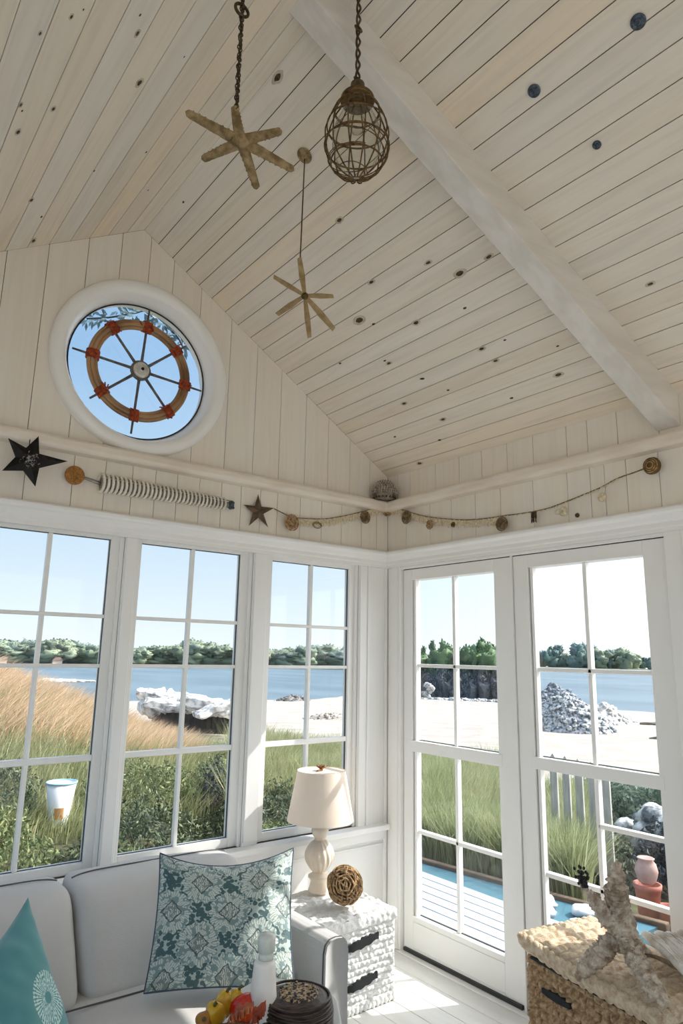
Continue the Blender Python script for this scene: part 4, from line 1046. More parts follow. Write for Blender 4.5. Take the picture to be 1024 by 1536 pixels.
for k in range(12):
    nrm = V((random.gauss(0, 1), random.gauss(0, 1), random.gauss(0, 1))).normalized(); a1 = nrm.orthogonal().normalized(); a2 = nrm.cross(a1)
    b.tube([bc+(a1*math.cos(t)+a2*math.sin(t))*br*(.97+.02*math.sin(t*4+k)) for t in [2*PI*j/40 for j in range(40)]], .003, 5, closed=True)
b.build('winding', TWINE, s, smooth=True)
b = MB(); b.ell(bc, (br*.82,)*3, 0, 20, 12); b.build('core', mat('dark_ball_core', srgb(120, 94, 66), srgb(70, 50, 34), rough=1, scale=50), s, smooth=True)

# ------------------------------------------------------------------ FRONT TABLE WITH BOX, CARAFE, FRUIT
SZ2 = .50
pts = [hit(x, y, 2, SZ2) for x, y in [(505, 1494), (455, 1474), (395, 1462), (330, 1500), (290, 1600), (330, 1720), (430, 1790), (520, 1700), (514, 1540)]]
cen = sum(pts, V())/len(pts)
def roundpoly(P, r=.25, n=5):
    out = []
    for i, p in enumerate(P):
        a = p.lerp(P[i-1], r); c = p.lerp(P[(i+1) % len(P)], r)
        for k in range(n+1):
            t = k/n; out.append(a.lerp(p, t).lerp(p.lerp(c, t), t))
    return out
rp = roundpoly(pts)
s = empty('coffee_table', (cen.x, cen.y, 0), 'small pale grey table with rounded corners at the bottom edge', 'table')
b = MB(); b.prism([p+V((0, 0, -.035)) for p in rp][::-1], (0, 0, .035)); tt_ = b.build('table_top', TABLEM, s, bevel=.006, bseg=3)
for k in range(4):
    a = PI/4+k*PI/2; p = cen+V((math.cos(a)*.14, math.sin(a)*.14-.02, 0)); b = MB(); b.tube([V((p.x, p.y, 0)), V((p.x, p.y, SZ2-.03))], [.012, .018], 12); b.build('leg', TABLEM, s, smooth=True)
bx = hit(443, 1541, 2, SZ2+.001)
s = empty('cane_box', bx, 'round dark wound cane box with a gold speckled lid', 'box')
b = MB(); R_ = .104
prof = [(R_*.9, .0)]
for k in range(5): prof += [(R_*1.0, .004+k*.0085), (R_*1.0, .008+k*.0085), (R_*.965, .0115+k*.0085)]
prof = [(r_, h_*.8) for r_, h_ in prof]
b.lathe(prof, bx, 48); b.build('body', DARKBOX, s, smooth=True)
b = MB(); bx2 = bx+V((.006, .0, .036))
prof = [(R_*.8, .0)]
for k in range(3): prof += [(R_*(.93-.02*k), .003+k*.010), (R_*(.93-.02*k), .008+k*.010), (R_*(.90-.02*k), .0115+k*.010)]
prof += [(R_*.80, .038), (R_*.62, .045), (R_*.5, .046)]; b.lathe(prof, bx2, 48)
for k in range(5): b.tube([bx2+V((math.cos(t)*R_*(.93-.02*k), math.sin(t)*R_*(.93-.02*k), .006+.0085*k+.003*math.sin(t*2+k))) for t in [2*PI*j/48 for j in range(48)]], .0036, 6, closed=True)
ld_ = b.build('lid', DARKBOX, s, smooth=True)
b = MB(); b.lathe([(R_*.56, .043), (R_*.5, .049), (R_*.3, .052), (.0005, .053)], bx2, 40)
for k in range(110):
    a = random.uniform(0, 6.28); q = math.sqrt(random.random())*R_*.52; b.ell(bx2+V((math.cos(a)*q, math.sin(a)*q, .052)), (.004, .003, .002), 0, 6, 4)
b.build('speckled_top', CONF, ld_, smooth=True)
bt = hit(393, 1545, 2, SZ2+.001)
s = empty('carafe', bt, 'slim matte white tapered bottle with a frosted glass stopper', 'bottle')
H2 = hitp(404, 1441, bt, V((fw.x, fw.y, 0))).z-SZ2
b = MB(); b.lathe([(.040, 0), (.044, .004), (.043, .02), (.036, H2*.5), (.030, H2*.93), (.0285, H2*.975), (.024, H2), (.0005, H2)], bt, 36); b.build('body', PORC, s, smooth=True)
b = MB(); b.lathe([(.021, H2), (.020, H2+.012), (.018, H2+.016), (.024, H2+.02), (.025, H2+.052), (.021, H2+.062), (.0005, H2+.066)], bt+V((.008, .006, 0)), 28); b.build('stopper', FROST, s, smooth=True)
# fruit bowl
fb = hit(345, 1590, 2, SZ2+.001)
s = empty('bowl', fb, 'low brown bowl holding peppers at the bottom edge', 'bowl')
b = MB(); b.lathe([(.04, 0), (.07, .008), (.088, .024), (.094, .040), (.090, .040), (.082, .024), (.05, .012), (.0005, .010)], fb, 36); b.build('body', mat('brown_bowl', srgb(122, 84, 54), rough=.4), s, smooth=True)
def pepper(px, py, z, r, m, label, st=1.25, seed=0, tilt=(0, 0), cat='pepper'):
    P = hit(px, py, 2, z); o = empty('pepper', P, label, cat, 'peppers in the bowl')
    rot = Matrix.Rotation(tilt[0], 3, 'X') @ Matrix.Rotation(tilt[1], 3, 'Y')
    def f(u, v):
        a = 2*PI*u; t = PI*v; q = (1+.13*math.cos(3*a+seed))*(1-.12*math.cos(t)); 
        d = V((math.sin(t)*math.cos(a)*q*r, math.sin(t)*math.sin(a)*q*r, math.cos(t)*r*st-(.25*r*math.exp(-(t/.5)**2))))
        return P+rot @ d
    b = MB(); b.grid(f, 26, 16); b.build('flesh', m, o, smooth=True)
    b = MB(); e = rot @ V((0, 0, r*st*.78)); b.tube([P+e, P+e*1.25, P+e*1.4+V((.006, 0, 0))], [.005, .004, .005], 7); b.build('stem', STEMG, o, smooth=True)
zt1 = SZ2+.055
pepper(322, 1521, zt1+.005, .027, YEL, 'yellow pepper at the front left of the bowl', 1.5, 1, (.5, -.3))
pepper(334, 1506, zt1+.012, .027, YEL, 'yellow pepper at the back of the bowl, left of the red one', 1.5, 2, (.3, .2))
pepper(352, 1499, zt1+.02, .022, YEL, 'small yellow pepper rising behind the red one', 1.4, 3, (.2, .4))
pepper(366, 1510, zt1+.006, .034, RED, 'red pepper with an orange shoulder', 1.15, 4, (.7, .5))
pepper(308, 1531, zt1-.004, .025, mat('brown_mustard_skin', srgb(176, 120, 40), srgb(140, 90, 34), rough=.4, scale=8), 'mustard brown pepper at the left rim', 1.2, 5, (.9, -.6))
def petal(px, py, z, L_, ang, label, m):
    P = hit(px, py, 2, z); o = MB(); d = V((math.cos(ang), math.sin(ang), 0)); sd = V((-d.y, d.x, 0))
    for k in range(5):
        a = (k-2)*.35; dd = d*math.cos(a)+sd*math.sin(a)
        def f(u, v): 
            w = math.sin(PI*min(u*.9+.05, 1))*L_*.28; return P+dd*u*L_+dd.cross(Z)*(v-.5)*w*2+Z*(.02*u+.015*math.sin(PI*v)+.012*nz((u*3, v*3, k), 1)+.004*k)
        o.grid(f, 8, 6); o.grid(lambda u, v: f(u, v)-Z*.0015, 8, 6)
    ob = o.build('dried_flower', m, smooth=True, origin=P); tag(ob, label, 'dried flower')
petal(352, 1531, SZ2+.066, .05, -1.6, 'maroon dried flower at the front of the pepper bowl', MAROON)
petal(378, 1536, SZ2+.05, .035, -1.0, 'orange brown dried flower at the right rim of the pepper bowl', mat('orange_petal', srgb(190, 96, 60), srgb(150, 60, 40), rough=.6, scale=10))

# ------------------------------------------------------------------ SEAGRASS CHEST
CZ = .50
FL = V((-.418, -1.262, 0)); FR = V((-.512, -1.80, 0)); du = (FR-FL); LEN = du.length+.02; du.normalize(); dv = V((-du.y, du.x, 0)); dv = dv if dv.x > 0 else -dv; DEP = .33
s = empty('woven_chest', FL+du*LEN/2+dv*DEP/2, 'chunky braided seagrass chest with a flap lid by the right door', 'chest')
def knit(o, ux, uz, n, W, H, rows, amp, pitch, seed):
    def f(u, v):
        x = u*W; row = v*rows; ri = int(min(row, rows-1e-6)); fr_ = row-ri
        ph = x/pitch+.12*math.sin(ri*2.4); fx = ph-math.floor(ph)
        h = (abs(math.sin(PI*fr_))**.5)*(abs(math.sin(PI*fx))**.45)*amp*1.3
        P = o+ux*x+uz*(v*H+.004*math.sin(x*30+ri)); h += amp*.22*nz(P, 30, seed)+amp*.30*nz(P, 110, seed)
        return P+n*h
    return f
b = MB(); BT = .435
b.grid(knit(FL+Z*.01, du, Z, -dv, LEN, BT-.01, 14, .017, .031, 1), 280, 220)
b.grid(knit(FL+dv*DEP+Z*.01, -dv, Z, -du, DEP, BT-.01, 15, .013, .030, 2), 80, 120)
b.grid(knit(FL+du*LEN+Z*.01, dv, Z, du, DEP, BT-.01, 14, .017, .031, 3), 90, 150)
P_ = [FL, FL+du*LEN, FL+du*LEN+dv*DEP, FL+dv*DEP]; b.prism([p+Z*.01 for p in P_], Z*(BT-.012))
b.build('body', JUTE, s, smooth=True)
# lid: slab with thick braided edge, left end lifted and turned
b = MB(); lw = LEN+.02; lo = FL-du*.012-dv*.022+Z*(BT+.006)
def lidpt(u, v, top=True):
    x = u*lw; y = v*(DEP+.035); lift = .022*max(0, 1-u/.35)
    return lo+du*x+dv*y+Z*(lift)
def topf(u, v):
    P = lidpt(u, v); r = u*13; fr_ = r-int(min(r, 12.999)); h = .010*abs(math.sin(PI*fr_))**.6*(.6+.4*abs(math.sin(v*34+int(r))))+.008*nz(P, 30, 5)
    ed = min(1, min(v, 1-v)*16, min(u, 1-u)*20); return P+Z*(.040+h*ed+.008*ed)
b.grid(topf, 160, 120)
def edge(path, rad, seed, tw=55):
    for ph in (0, 2.09, 4.19):
        b.tube([p+V((math.cos(i*.42+ph)*rad*.45*dv.x, 0, 0))+Z*math.sin(i*.42+ph)*rad*.5 for i, p in enumerate(path)], rad*.72, 8)
fr_p = [lidpt(k/110, 0)+Z*(.024+.003*math.sin(k*.9)) for k in range(111)]
edge(fr_p, .020, 1); edge([p-Z*.016+dv*.004 for p in fr_p[:]], .014, 2)
edge([lidpt(0, k/60)+Z*.024 for k in range(61)], .020, 3); edge([lidpt(1, k/60)+Z*.024 for k in range(61)], .020, 3); edge([lidpt(k/110, 1)+Z*.024 for k in range(111)], .018, 3)
b.prism([lidpt(0, .02)+Z*.004, lidpt(1, .02)+Z*.004, lidpt(1, 1)+Z*.004, lidpt(0, 1)+Z*.004], Z*.036)
b.build('lid', JUTE2, s, smooth=True)
b = MB()    # shade in the lid seam and hand hole, painted as dark slabs
def slab(o, L_, h_, sl=0):
    top_ = [o+du*L_*k/10+Z*(h_*.5*math.sin(PI*min(max(k/10, .06), .94))**.35+sl*k/10) for k in range(11)]; bot_ = [o+du*L_*k/10-Z*(h_*.5*math.sin(PI*min(max(k/10, .06), .94))**.35-sl*k/10) for k in range(11)]
    b.prism(top_+bot_[::-1], dv*.016)
slab(FL+du*.085-dv*.0245+Z*.352, .13, .026); b.build('hand_slot_shade', HOLE_SHADE, s)
b = MB(); slab(FL+du*.03-dv*.0230+Z*.437, LEN-.05, .012); b.build('lid_gap_shade', HOLE_SHADE, s)

# big starfish standing on the chest
nrmS = V((fw.x, fw.y, 0)).normalized(); cS = hitp(935, 1393, FL+du*.36+dv*.02, nrmS+V((0, 0, 0)))
s = empty('large_starfish', cS, 'large encrusted grey-brown five-armed starfish standing on the woven chest', 'starfish')
tip_lo = hitp(868, 1474, FL+du*.3-dv*.045, -dv); tip_ro = hitp(1000, 1512, FL+du*.5-dv*.03, -dv)
tips = [(hitp(924, 1292, cS+dv*.02, nrmS), .030, .017), (hitp(873, 1338, cS, nrmS), .024, .013), (tip_lo, .026, .017), (tip_ro, .026, .018), (cS+dv*.12+V((0.0, 0, -.115))-du*.01, .022, .012)]
b = MB()
for i, (tp, ra, rb_) in enumerate(tips):
    d = tp-cS; L_ = d.length; u = d.normalized(); sd = u.cross(nrmS).normalized(); fr2 = sd.cross(u).normalized()
    def f(q, w_):
        a = 2*PI*w_; k = ra*(1-q)**.9*1.25+rb_*(1-(1-q)**2) if q < .9 else rb_*math.sqrt(max(.03, 1-((q-.9)/.1)**2))*.96
        P = cS+u*L_*q+sd*math.cos(a)*k+fr2*math.sin(a)*k*.78
        bend = .012*math.sin(q*PI*1.1+i); P += sd*bend
        wrp = .10*math.sin(q*L_*170) if i in (0,) and q > .35 else .035*math.sin(q*L_*210+math.cos(a)*2)
        P += (sd*math.cos(a)+fr2*math.sin(a))*k*(.30*nz(P, 50, 2)+.42*nz(P, 140, 3)+wrp*1.5)
        return P
    b.grid(f, 70, 26)
b.ell(cS, (.044, .040, .050), 0, 30, 20, lump=.35, seed=3)
b.build('body', ENCR, s, smooth=True, weld=True)
b = MB()  # rope bands round the upper arm
tp = tips[0][0]; u = (tp-cS).normalized(); sd = u.cross(nrmS).normalized(); fr2 = sd.cross(u)
for q in (.42, .5, .58): 
    c_ = cS+u*(tp-cS).length*q+sd*.012*math.sin(q*PI*1.1); b.tube([c_+(sd*math.cos(t)+fr2*math.sin(t)*.8)*.031+u*.006*math.sin(t) for t in [2*PI*k/24 for k in range(24)]], .010, 8, closed=True)
b.build('rope_band', mat('pale_rope', srgb(190, 172, 150), srgb(130, 110, 90), rough=.9, scale=60, bump=.8), s, smooth=True)
# dark sprig tucked on the left arm
sp = tips[1][0]+V((0, 0, .012)); s = empty('dried_sprig', sp, 'small black dried seed head standing on the tip of the large starfish arm', 'dried sprig'); b = MB(); sk = MB()
for k in range(5):
    a = (k-2)*.25; sk.tube([sp-V((0, 0, .02)), sp+rt*math.sin(a)*.02+Z*.03], .0015, 5)
for k in range(60):
    q = V((random.gauss(0, .009), random.gauss(0, .009), .034+random.gauss(0, .014))); b.ell(sp+q+rt*.003, (.005, .005, .006), 0, 6, 4)
b.build('seed_head', mat('black_seed_head', srgb(48, 44, 44), rough=.8), s, smooth=True); sk.build('stems', mat('pale_stems', srgb(170, 150, 130), rough=.8), s)
# driftwood on the right end of the lid
lt = CZ+.055
e0 = hit(968, 1402, 2, lt); e1 = hit(1046, 1474, 2, lt); dd_ = (e1-e0).normalized(); pp_ = V((-dd_.y, dd_.x, 0)); pp_ = pp_ if pp_.x > 0 else -pp_
for i in range(5):
    r = .021+.002*math.sin(i*2.3); a = e0+pp_*(.041*i)+dd_*(.012*math.sin(i*1.9))+V((0, 0, .006*(i % 2))); n = 18; L_ = .30-.02*i; b = MB()
    b.tube([a+dd_*(L_*k/n)+V((0, 0, .008*math.sin(PI*k/n)+nz((k*.4, i, 0))*.004)) for k in range(n+1)], [r*(.72+.28*math.sin(PI*(k+2)/(n+4)))*(1+.10*nz((k, i, 5), .7)) for k in range(n+1)], 9, squash=.75)
    for q in range(3):
        b.tube([a+dd_*(L_*k/n)+V((0, 0, r*.72+.008*math.sin(PI*k/n)))+pp_*((q-1)*r*.5) for k in range(2, n-1)], .0022, 5)
    o = b.build('driftwood', DRIFT, smooth=True); tag(o, 'pale bleached driftwood stick in the bundle on the right end of the woven chest', 'driftwood', 'driftwood bundle on the chest')
b = MB(); a = hit(960, 1432, 2, lt-.005); c_ = hit(1040, 1455, 2, lt+.0); b.tube([a.lerp(c_, k/10)+V((0, 0, .006*math.sin(k*.6))) for k in range(11)], [.004+.008*(k/10) for k in range(11)], 8)
tag(b.build('driftwood', mat('grey_brown_stick', srgb(150, 130, 108), srgb(96, 80, 64), rough=.9, scale=30), smooth=True), 'dark grey-brown stick lying across the right end of the woven chest', 'driftwood')

# ------------------------------------------------------------------ OUTDOORS
SEAZ = -2.5
def terrain(x, y):
    d = math.hypot(x+2.7, y+3.0)
    z = -.45 - (2.05*((d-8)/53) if d > 8 else 0)
    z += 1.62*math.exp(-((x+1.5)/2.75)**2/2*(.3 if x < -1.5 else 1.9)-((y-8.2)/2.3)**2/2)
    z += .22*math.exp(-((x-2.5)/2.0)**2/2-((y-8.0)/1.8)**2/2)
    z += .9*math.exp(-((x-52)/9)**2/2-((y-50)/9)**2/2)
    z += .05*nz((x*.35, y*.35, 0)) + (.10*nz((x*.12, y*.12, 3)) if d > 12 else 0)
    if d < 7.5: z = min(z, -.3) if y < 2 else z
    return z
b = MB(); b.abs = True; NA, NR = 220, 110
vs = []
for j in range(NR+1):
    r = .2*(600**(j/NR))
    for i in range(NA): a = 2*PI*i/NA; x, y = math.cos(a)*r, math.sin(a)*r; vs.append((x, y, terrain(x, y) if r > .5 else -.45))
b.add(vs, [(j*NA+i, j*NA+(i+1) % NA, (j+1)*NA+(i+1) % NA, (j+1)*NA+i) for j in range(NR) for i in range(NA)])
tag(b.build('beach_ground', SANDM, smooth=True), 'pale sandy beach sloping down to the bay', 'beach', kind='structure')
b = MB(); b.abs = True; b.box((-700, -700, SEAZ-.4), (700, 700, SEAZ))
# ring beyond the beach only (sea surface)
tag(b.build('bay_water', SEA), 'calm blue bay behind the beach', 'water', kind='structure')
# far shore ground
b = MB(); b.abs = True
def shore(az0, az1, d, w, z):
    n = 30; vs = []
    for k in range(n+1):
        a = math.radians(az0+(az1-az0)*k/n)
        for dd in (d, d+w): vs.append((CAM.x+math.sin(a)*dd, CAM.y+math.cos(a)*dd, z if dd == d else z+.5))
    vs2 = [(v[0], v[1], SEAZ-.3) for v in vs]
    o = len(vs)
    b.add(vs+vs2, [(2*k, 2*k+2, 2*k+3, 2*k+1) for k in range(n)]+[(2*k, o+2*k, o+2*k+2, 2*k+2) for k in range(n)])
shore(0, 42, 200, 60, SEAZ+.25); shore(48, 80, 345, 60, SEAZ+.3)
tag(b.build('far_shore', mat('far_shore_sand', srgb(200, 196, 176), srgb(150, 156, 128), rough=1, scale=.05)), 'low far shore across the bay', 'shore', kind='structure')
b = MB(); 
for k in range(9):
    a = math.radians(14.6+k*.42); d = 98; b.ell((CAM.x+math.sin(a)*d, CAM.y+math.cos(a)*d, SEAZ+.02), (1.0, 1.4, .42-.03*k), 0, 12, 6, lump=.5, seed=k)
tag(b.build('sand_bar', ROCKW, smooth=True), 'small white sand bar in the bay seen through the leftmost window', 'sand bar')

# deck, pool
b = MB(); y0, y1 = -2.4, 1.55; x = .15
b.abs = True
k = 0
while x < 1.26: b.box((x, y0, -.16), (x+.097, y1, -.12)); x += .107
b.box((.16, y0+.02, -.42), (1.24, y1-.02, -.165), 1)
tag(b.build('deck', [DECKM, SOIL], bevel=.003), 'white painted board deck outside the left glazed door', 'deck', kind='structure')
s = empty('garden_pool', (2.0, .6, -.3), 'narrow turquoise garden pool beyond the white deck', 'pool')
b = MB(); b.prism([(1.27, -.45, -.34), (1.98, -.45, -.34), (1.80, .5, -.34), (1.55, 2.2, -.34), (1.27, 2.2, -.34)], (0, 0, .14)); b.build('water', POOL, s)
b = MB(); b.prism([(1.98, -.5, -.44), (2.04, -.5, -.44), (1.86, .5, -.44), (1.62, 2.25, -.44), (1.55, 2.25, -.44), (1.80, .5, -.44)], (0, 0, .27)); b.build('timber_edging', POOLE, s, bevel=.01)
for k, (x, y, r) in enumerate([(1.52, .08, .07), (1.66, .20, .09), (1.74, -.05, .08), (1.50, -.16, .06)]):
    b = MB(); b.ell((x, y, -.17), (r, r*.8, r*.5), 0, 16, 10, lump=.4, seed=k)
    tag(b.build('pool_stone', mat('smooth_pale_stone', srgb(216, 220, 224), srgb(180, 186, 192), rough=.7, scale=4), smooth=True), 'smooth pale stone standing in the turquoise garden pool', 'stone', 'pale stones in the garden pool')

b = MB(); b.abs = True
def bed(x0, x1, y0, y1, n=26):
    b.grid(lambda u, v: V((x0+(x1-x0)*u, y0+(y1-y0)*v, terrain(x0+(x1-x0)*u, y0+(y1-y0)*v)+.035-.07*max(abs(2*u-1), abs(2*v-1))**8+.02*nz((x0+(x1-x0)*u*2, v*4, 1), 2))), n, n)
bed(-4.2, 1.05, .3, 5.4); bed(1.4, 3.4, 2.3, 6.5); bed(2.06, 6.2, -2.6, 1.6); bed(1.3, 2.06, -2.6, -.52)
tag(b.build('garden_bed', SOIL, smooth=True), 'dark planted soil under the shrubs outside the windows', 'soil', kind='structure')

# blades of grass
def grass(name, n, region, m, h0, h1, w, label, lean=(.12, 0), dens=None, curl=.5):
    V_ = np.zeros((n*5, 3)); F_ = []; k = 0; tries = 0
    rnd = np.random
    while k < n and tries < n*20:
        tries += 1
        x = rnd.uniform(region[0], region[1]); y = rnd.uniform(region[2], region[3])
        if dens and not dens(x, y): continue
        z = terrain(x, y)-.02; h = rnd.uniform(h0, h1)*(.8+.4*(nz((x*.8, y*.8, 9))+.5)); a = rnd.uniform(0, PI); ww = w*rnd.uniform(.6, 1.3)*.5
        lx = lean[0]*h+rnd.normal(0, .16)*h; ly = lean[1]*h+rnd.normal(0, .16)*h; cx, cy = math.cos(a)*ww, math.sin(a)*ww; o = k*5
        V_[o] = (x-cx, y-cy, z); V_[o+1] = (x+cx, y+cy, z)
        V_[o+2] = (x-cx*.8+lx*.35, y-cy*.8+ly*.35, z+h*.58); V_[o+3] = (x+cx*.8+lx*.35, y+cy*.8+ly*.35, z+h*.58)
        V_[o+4] = (x+lx*(1+curl), y+ly*(1+curl), z+h)
        k += 1
    n = k; V_ = V_[:n*5]
    me = bpy.data.meshes.new(name); o = np.arange(n)*5
    loops = np.stack([o, o+1, o+3, o+2, o+2, o+3, o+4], 1).ravel()
    me.vertices.add(n*5); me.vertices.foreach_set('co', V_.ravel()); me.loops.add(n*7); me.loops.foreach_set('vertex_index', loops)
    st = np.stack([np.arange(n)*7, np.arange(n)*7+4], 1).ravel(); me.polygons.add(n*2)
    me.polygons.foreach_set('loop_start', st); me.polygons.foreach_set('loop_total', np.tile([4, 3], n)); me.materials.append(m)
    me.update(calc_edges=True); ob = bpy.data.objects.new(name, me); C.objects.link(ob); tag(ob, label, 'grass', kind='stuff'); return ob
md_ = lambda x, y: True
grass('dune_grass', 60000, (-5, 4.0, 5.6, 11), G_TAN, .28, .50, .012, 'tan feathery grass covering the dune left of the rocks', lean=(.35, .05), dens=lambda x, y: terrain(x, y) > -.12+.2*nz((x, y, 4)) and x < 3.6)
grass('low_grass', 42000, (-4.5, 4.5, 3.6, 8.2), G_GREEN, .22, .42, .011, 'green grass on the lower slope of the dune outside the left windows', lean=(.15, 0), dens=lambda x, y: terrain(x, y) < .75+.3*nz((x, y, 4)))
grass('tall_grass', 22000, (.6, 5.2, 3.4, 7.2), G_GREEN, .50, .74, .012, 'tall green grass outside the window behind the lamp', dens=lambda x, y: (x+2.7)/(y+3) > .56 and (x+2.7)/(y+3) < .86, lean=(.06, 0))
grass('meadow_grass', 40000, (1.95, 6.2, -.2, 7.0), G_MIX, .52, .70, .013, 'bright tall grass beyond the deck outside the left door', dens=lambda x, y: x > 2.0+.2*nz((y, 0, 2)) and .80 < (x+2.7)/(y+3) < 1.27, lean=(.05, 0))
grass('fence_grass', 15000, (2.1, 4.9, -.2, 2.6), G_MIX, .42, .70, .012, 'bright grass growing up around the pickets outside the right door', dens=lambda x, y: 1.26 < (x+2.7)/(y+3) < 1.52, lean=(.03, 0))

# shrubs
def leaves(b, c, R, H, n, s, seed=0, flat=0):
    rnd = random.Random(seed); c = V(c)
    for i in range(n):
        u = rnd.random(); th = rnd.uniform(0, 2*PI); ph = math.acos(rnd.uniform(-.25, 1))
        d = V((math.sin(ph)*math.cos(th), math.sin(ph)*math.sin(th), math.cos(ph)))
        k = (.55+.45*rnd.random()**.5)*(1+.35*noise.noise(d*2.2+V((seed, 0, 0))))
        p = c+V((d.x*R*k, d.y*R*k, max(0, d.z)*H*k+(d.z*H*.2 if d.z < 0 else 0)))
        a = V((rnd.gauss(0, 1), rnd.gauss(0, 1), rnd.gauss(0, .7)))+d*.8; a.normalize(); e = a.orthogonal().normalized(); e = (e*math.cos(th*3)+a.cross(e)*math.sin(th*3)); f = a.cross(e)
        L_ = s*rnd.uniform(.6, 1.4); W_ = L_*.36
        b.add([p-e*L_*.5, p+f*W_*.5, p+e*L_*.5+a*L_*.1, p-f*W_*.5], [(0, 1, 2, 3)])
def shrub(x, y, R, H, n, s, m, label, group, seed, base=None):
    z = terrain(x, y) if base is None else base
    o = empty('shrub', (x, y, z-.03), label, 'shrub', group)
    b = MB(); leaves(b, (x, y, z), R, H, n, s, seed); b.build('foliage', m, o)
    b = MB()
    for k in range(6):
        a = k*1.05+seed; b.tube([(x, y, z-.03), (x+math.cos(a)*R*.3, y+math.sin(a)*R*.3, z+H*.4), (x+math.cos(a)*R*.6, y+math.sin(a)*R*.6, z+H*.75)], [.014, .009, .004], 6)
    b.build('stems', BARK, o)
k = 0
for (x, y, R, H, m) in [(-2.35, 1.3, .62, .72, 1), (-1.75, 2.3, .62, .62, 0), (-1.1, 1.2, .55, .62, 1), (-1.55, 3.2, .7, .6, 0), (-.15, 3.0, .6, .55, 1), (-2.9, 2.4, .7, .8, 1), (-2.3, 3.9, .8, .55, 0), (-.55, 1.9, .5, .55, 0), (-.2, 1.15, .42, .5, 1), (.35, 4.3, .7, .5, 0), (-1.2, 4.6, .6, .42, 1)]:
    shrub(x, y, R, H, 5600, .048, L_SHRUB2 if m else L_SHRUB, 'leafy green shrub growing under the left windows', 'shrubs under the left windows', k); k += 1
for (x, y, R, H, m) in [(1.3, 4.3, .65, .62, 0), (.95, 3.1, .45, .55, 1), (.7, 2.2, .4, .55, 0), (1.45, 3.4, .5, .55, 1)]:
    shrub(x, y, R, H, 5000, .045, L_SHRUB2 if m else L_SHRUB, 'grey-green shrub behind the lamp window and the middle window', 'shrubs behind the middle window and lamp window', k); k += 1
shrub(.98, 3.9, .26, .62, 1500, .05, L_DARK, 'dark round-topped shrub in place of a reflection at the right side of the middle window', None, 71)  # added shrub stands in for a reflection in the pane
for (x, y, R, H) in [(6.2, 2.35, .8, .55), (6.0, 1.3, .8, .55), (6.8, 1.5, .9, .52), (7.6, 2.2, .9, .45)]:
    shrub(x, y, R, H, 4200, .08, L_BLUE, 'blue-green shrub seen through the lower right panes of the right door', 'blue-green shrubs beyond the right door', k); k += 1
for (x, y, R, H) in [(3.7, .15, .55, .62), (3.3, -.55, .5, .55), (4.2, -.5, .6, .62), (2.7, -1.15, .5, .42), (4.6, .5, .5, .55), (2.2, -.95, .4, .34), (1.8, -1.5, .4, .34), (3.3, .7, .4, .42)]:
    shrub(x, y, R, H, 4200, .065, L_DARK if k % 2 else L_SHRUB2, 'dark scrubby bush behind the clay pots', 'dark bushes behind the clay pots', k); k += 1
shrub(7.6, 1.25, .5, .70, 1600, .08, L_SHRUB, 'taller yellowish green bush standing above the blue-green shrubs', None, 93)

# picket fence (five pickets and a rail)
s = empty('picket_fence', (4.3, 2.4, -.45), 'short run of weathered grey pickets in the grass beyond the right door', 'fence')
pk = [(828, 4.35), (848, 4.35), (868, 4.35), (889, 4.35), (909, 4.35)]
pa = hit(822, 1200, 2, .15); pb = hit(909, 1215, 2, .10)
PX = [V((4.20, 2.62, 0)).lerp(V((4.62, 1.62, 0)), k/4) for k in range(5)]
fa_ = depth(829, 1150, 6.3); fb2 = depth(907, 1168, 5.9)
for k in range(5):
    P = fa_.lerp(fb2, k/4); b = MB(); dd = (fb2-fa_); dd.z = 0; dd.normalize(); nn_ = V((-dd.y, dd.x, 0)); zt_ = P.z+.12
    b.prism([V((P.x, P.y, -.6))-dd*.037, V((P.x, P.y, -.6))+dd*.037, V((P.x, P.y, zt_-.05))+dd*.037, V((P.x, P.y, zt_)), V((P.x, P.y, zt_-.05))-dd*.037], nn_*.02)
    b.build('picket', PICKET, s)
b = MB(); dd = (fb2-fa_).normalized(); A_ = V((fa_.x, fa_.y, -.28)); B_ = V((fb2.x, fb2.y, -.28)); nn_ = V((-dd.y, dd.x, 0)).normalized()
b.prism([A_-dd*.1+nn_*.02, B_+dd*.03+nn_*.02, B_+dd*.03+nn_*.05, A_-dd*.1+nn_*.05], (0, 0, .07)); b.build('rail', PICKET, s)

# bucket
P = V((-.60, 3.94, terrain(-.6, 3.94))); P.z = -.12
s = empty('bucket', P, 'white plastic bucket with a pale blue rim standing among shrubs outside the leftmost window', 'bucket')
b = MB(); b.lathe([(.075, 0), (.08, .01), (.135, .40), (.128, .40), (.074, .02), (.0005, .02)], P, 32); b.build('body', PLAST, s, smooth=True)
b = MB(); b.tube([P+V((math.cos(t)*.135, math.sin(t)*.135, .40)) for t in [2*PI*q/32 for q in range(32)]], .009, 6, closed=True); b.build('rim', PLASTB, s, smooth=True)
tc_ = V((CAM.x-P.x, CAM.y-P.y, 0)).normalized(); sd = V((-tc_.y, tc_.x, 0)); b = MB()
def mk(u, v):
    a = (u-.5)*.8; z = .09+.10*v; r = .08+.055*(z/.4)+.003; d = tc_*math.cos(a)+sd*math.sin(a); return P+d*r+Z*z
b.grid(mk, 8, 4); b.build('orange_mark', ORANGE, s, smooth=True)

# sandy patch outside the middle window
b = MB(); b.ell((.42, 2.35, terrain(.42, 2.35)+.05), (.62, .5, .09), 0, 30, 10, lump=.25, seed=4)
tag(b.build('sand_patch', SANDM, smooth=True), 'bare patch of sand outside the foot of the middle window', 'sand patch', kind='stuff')

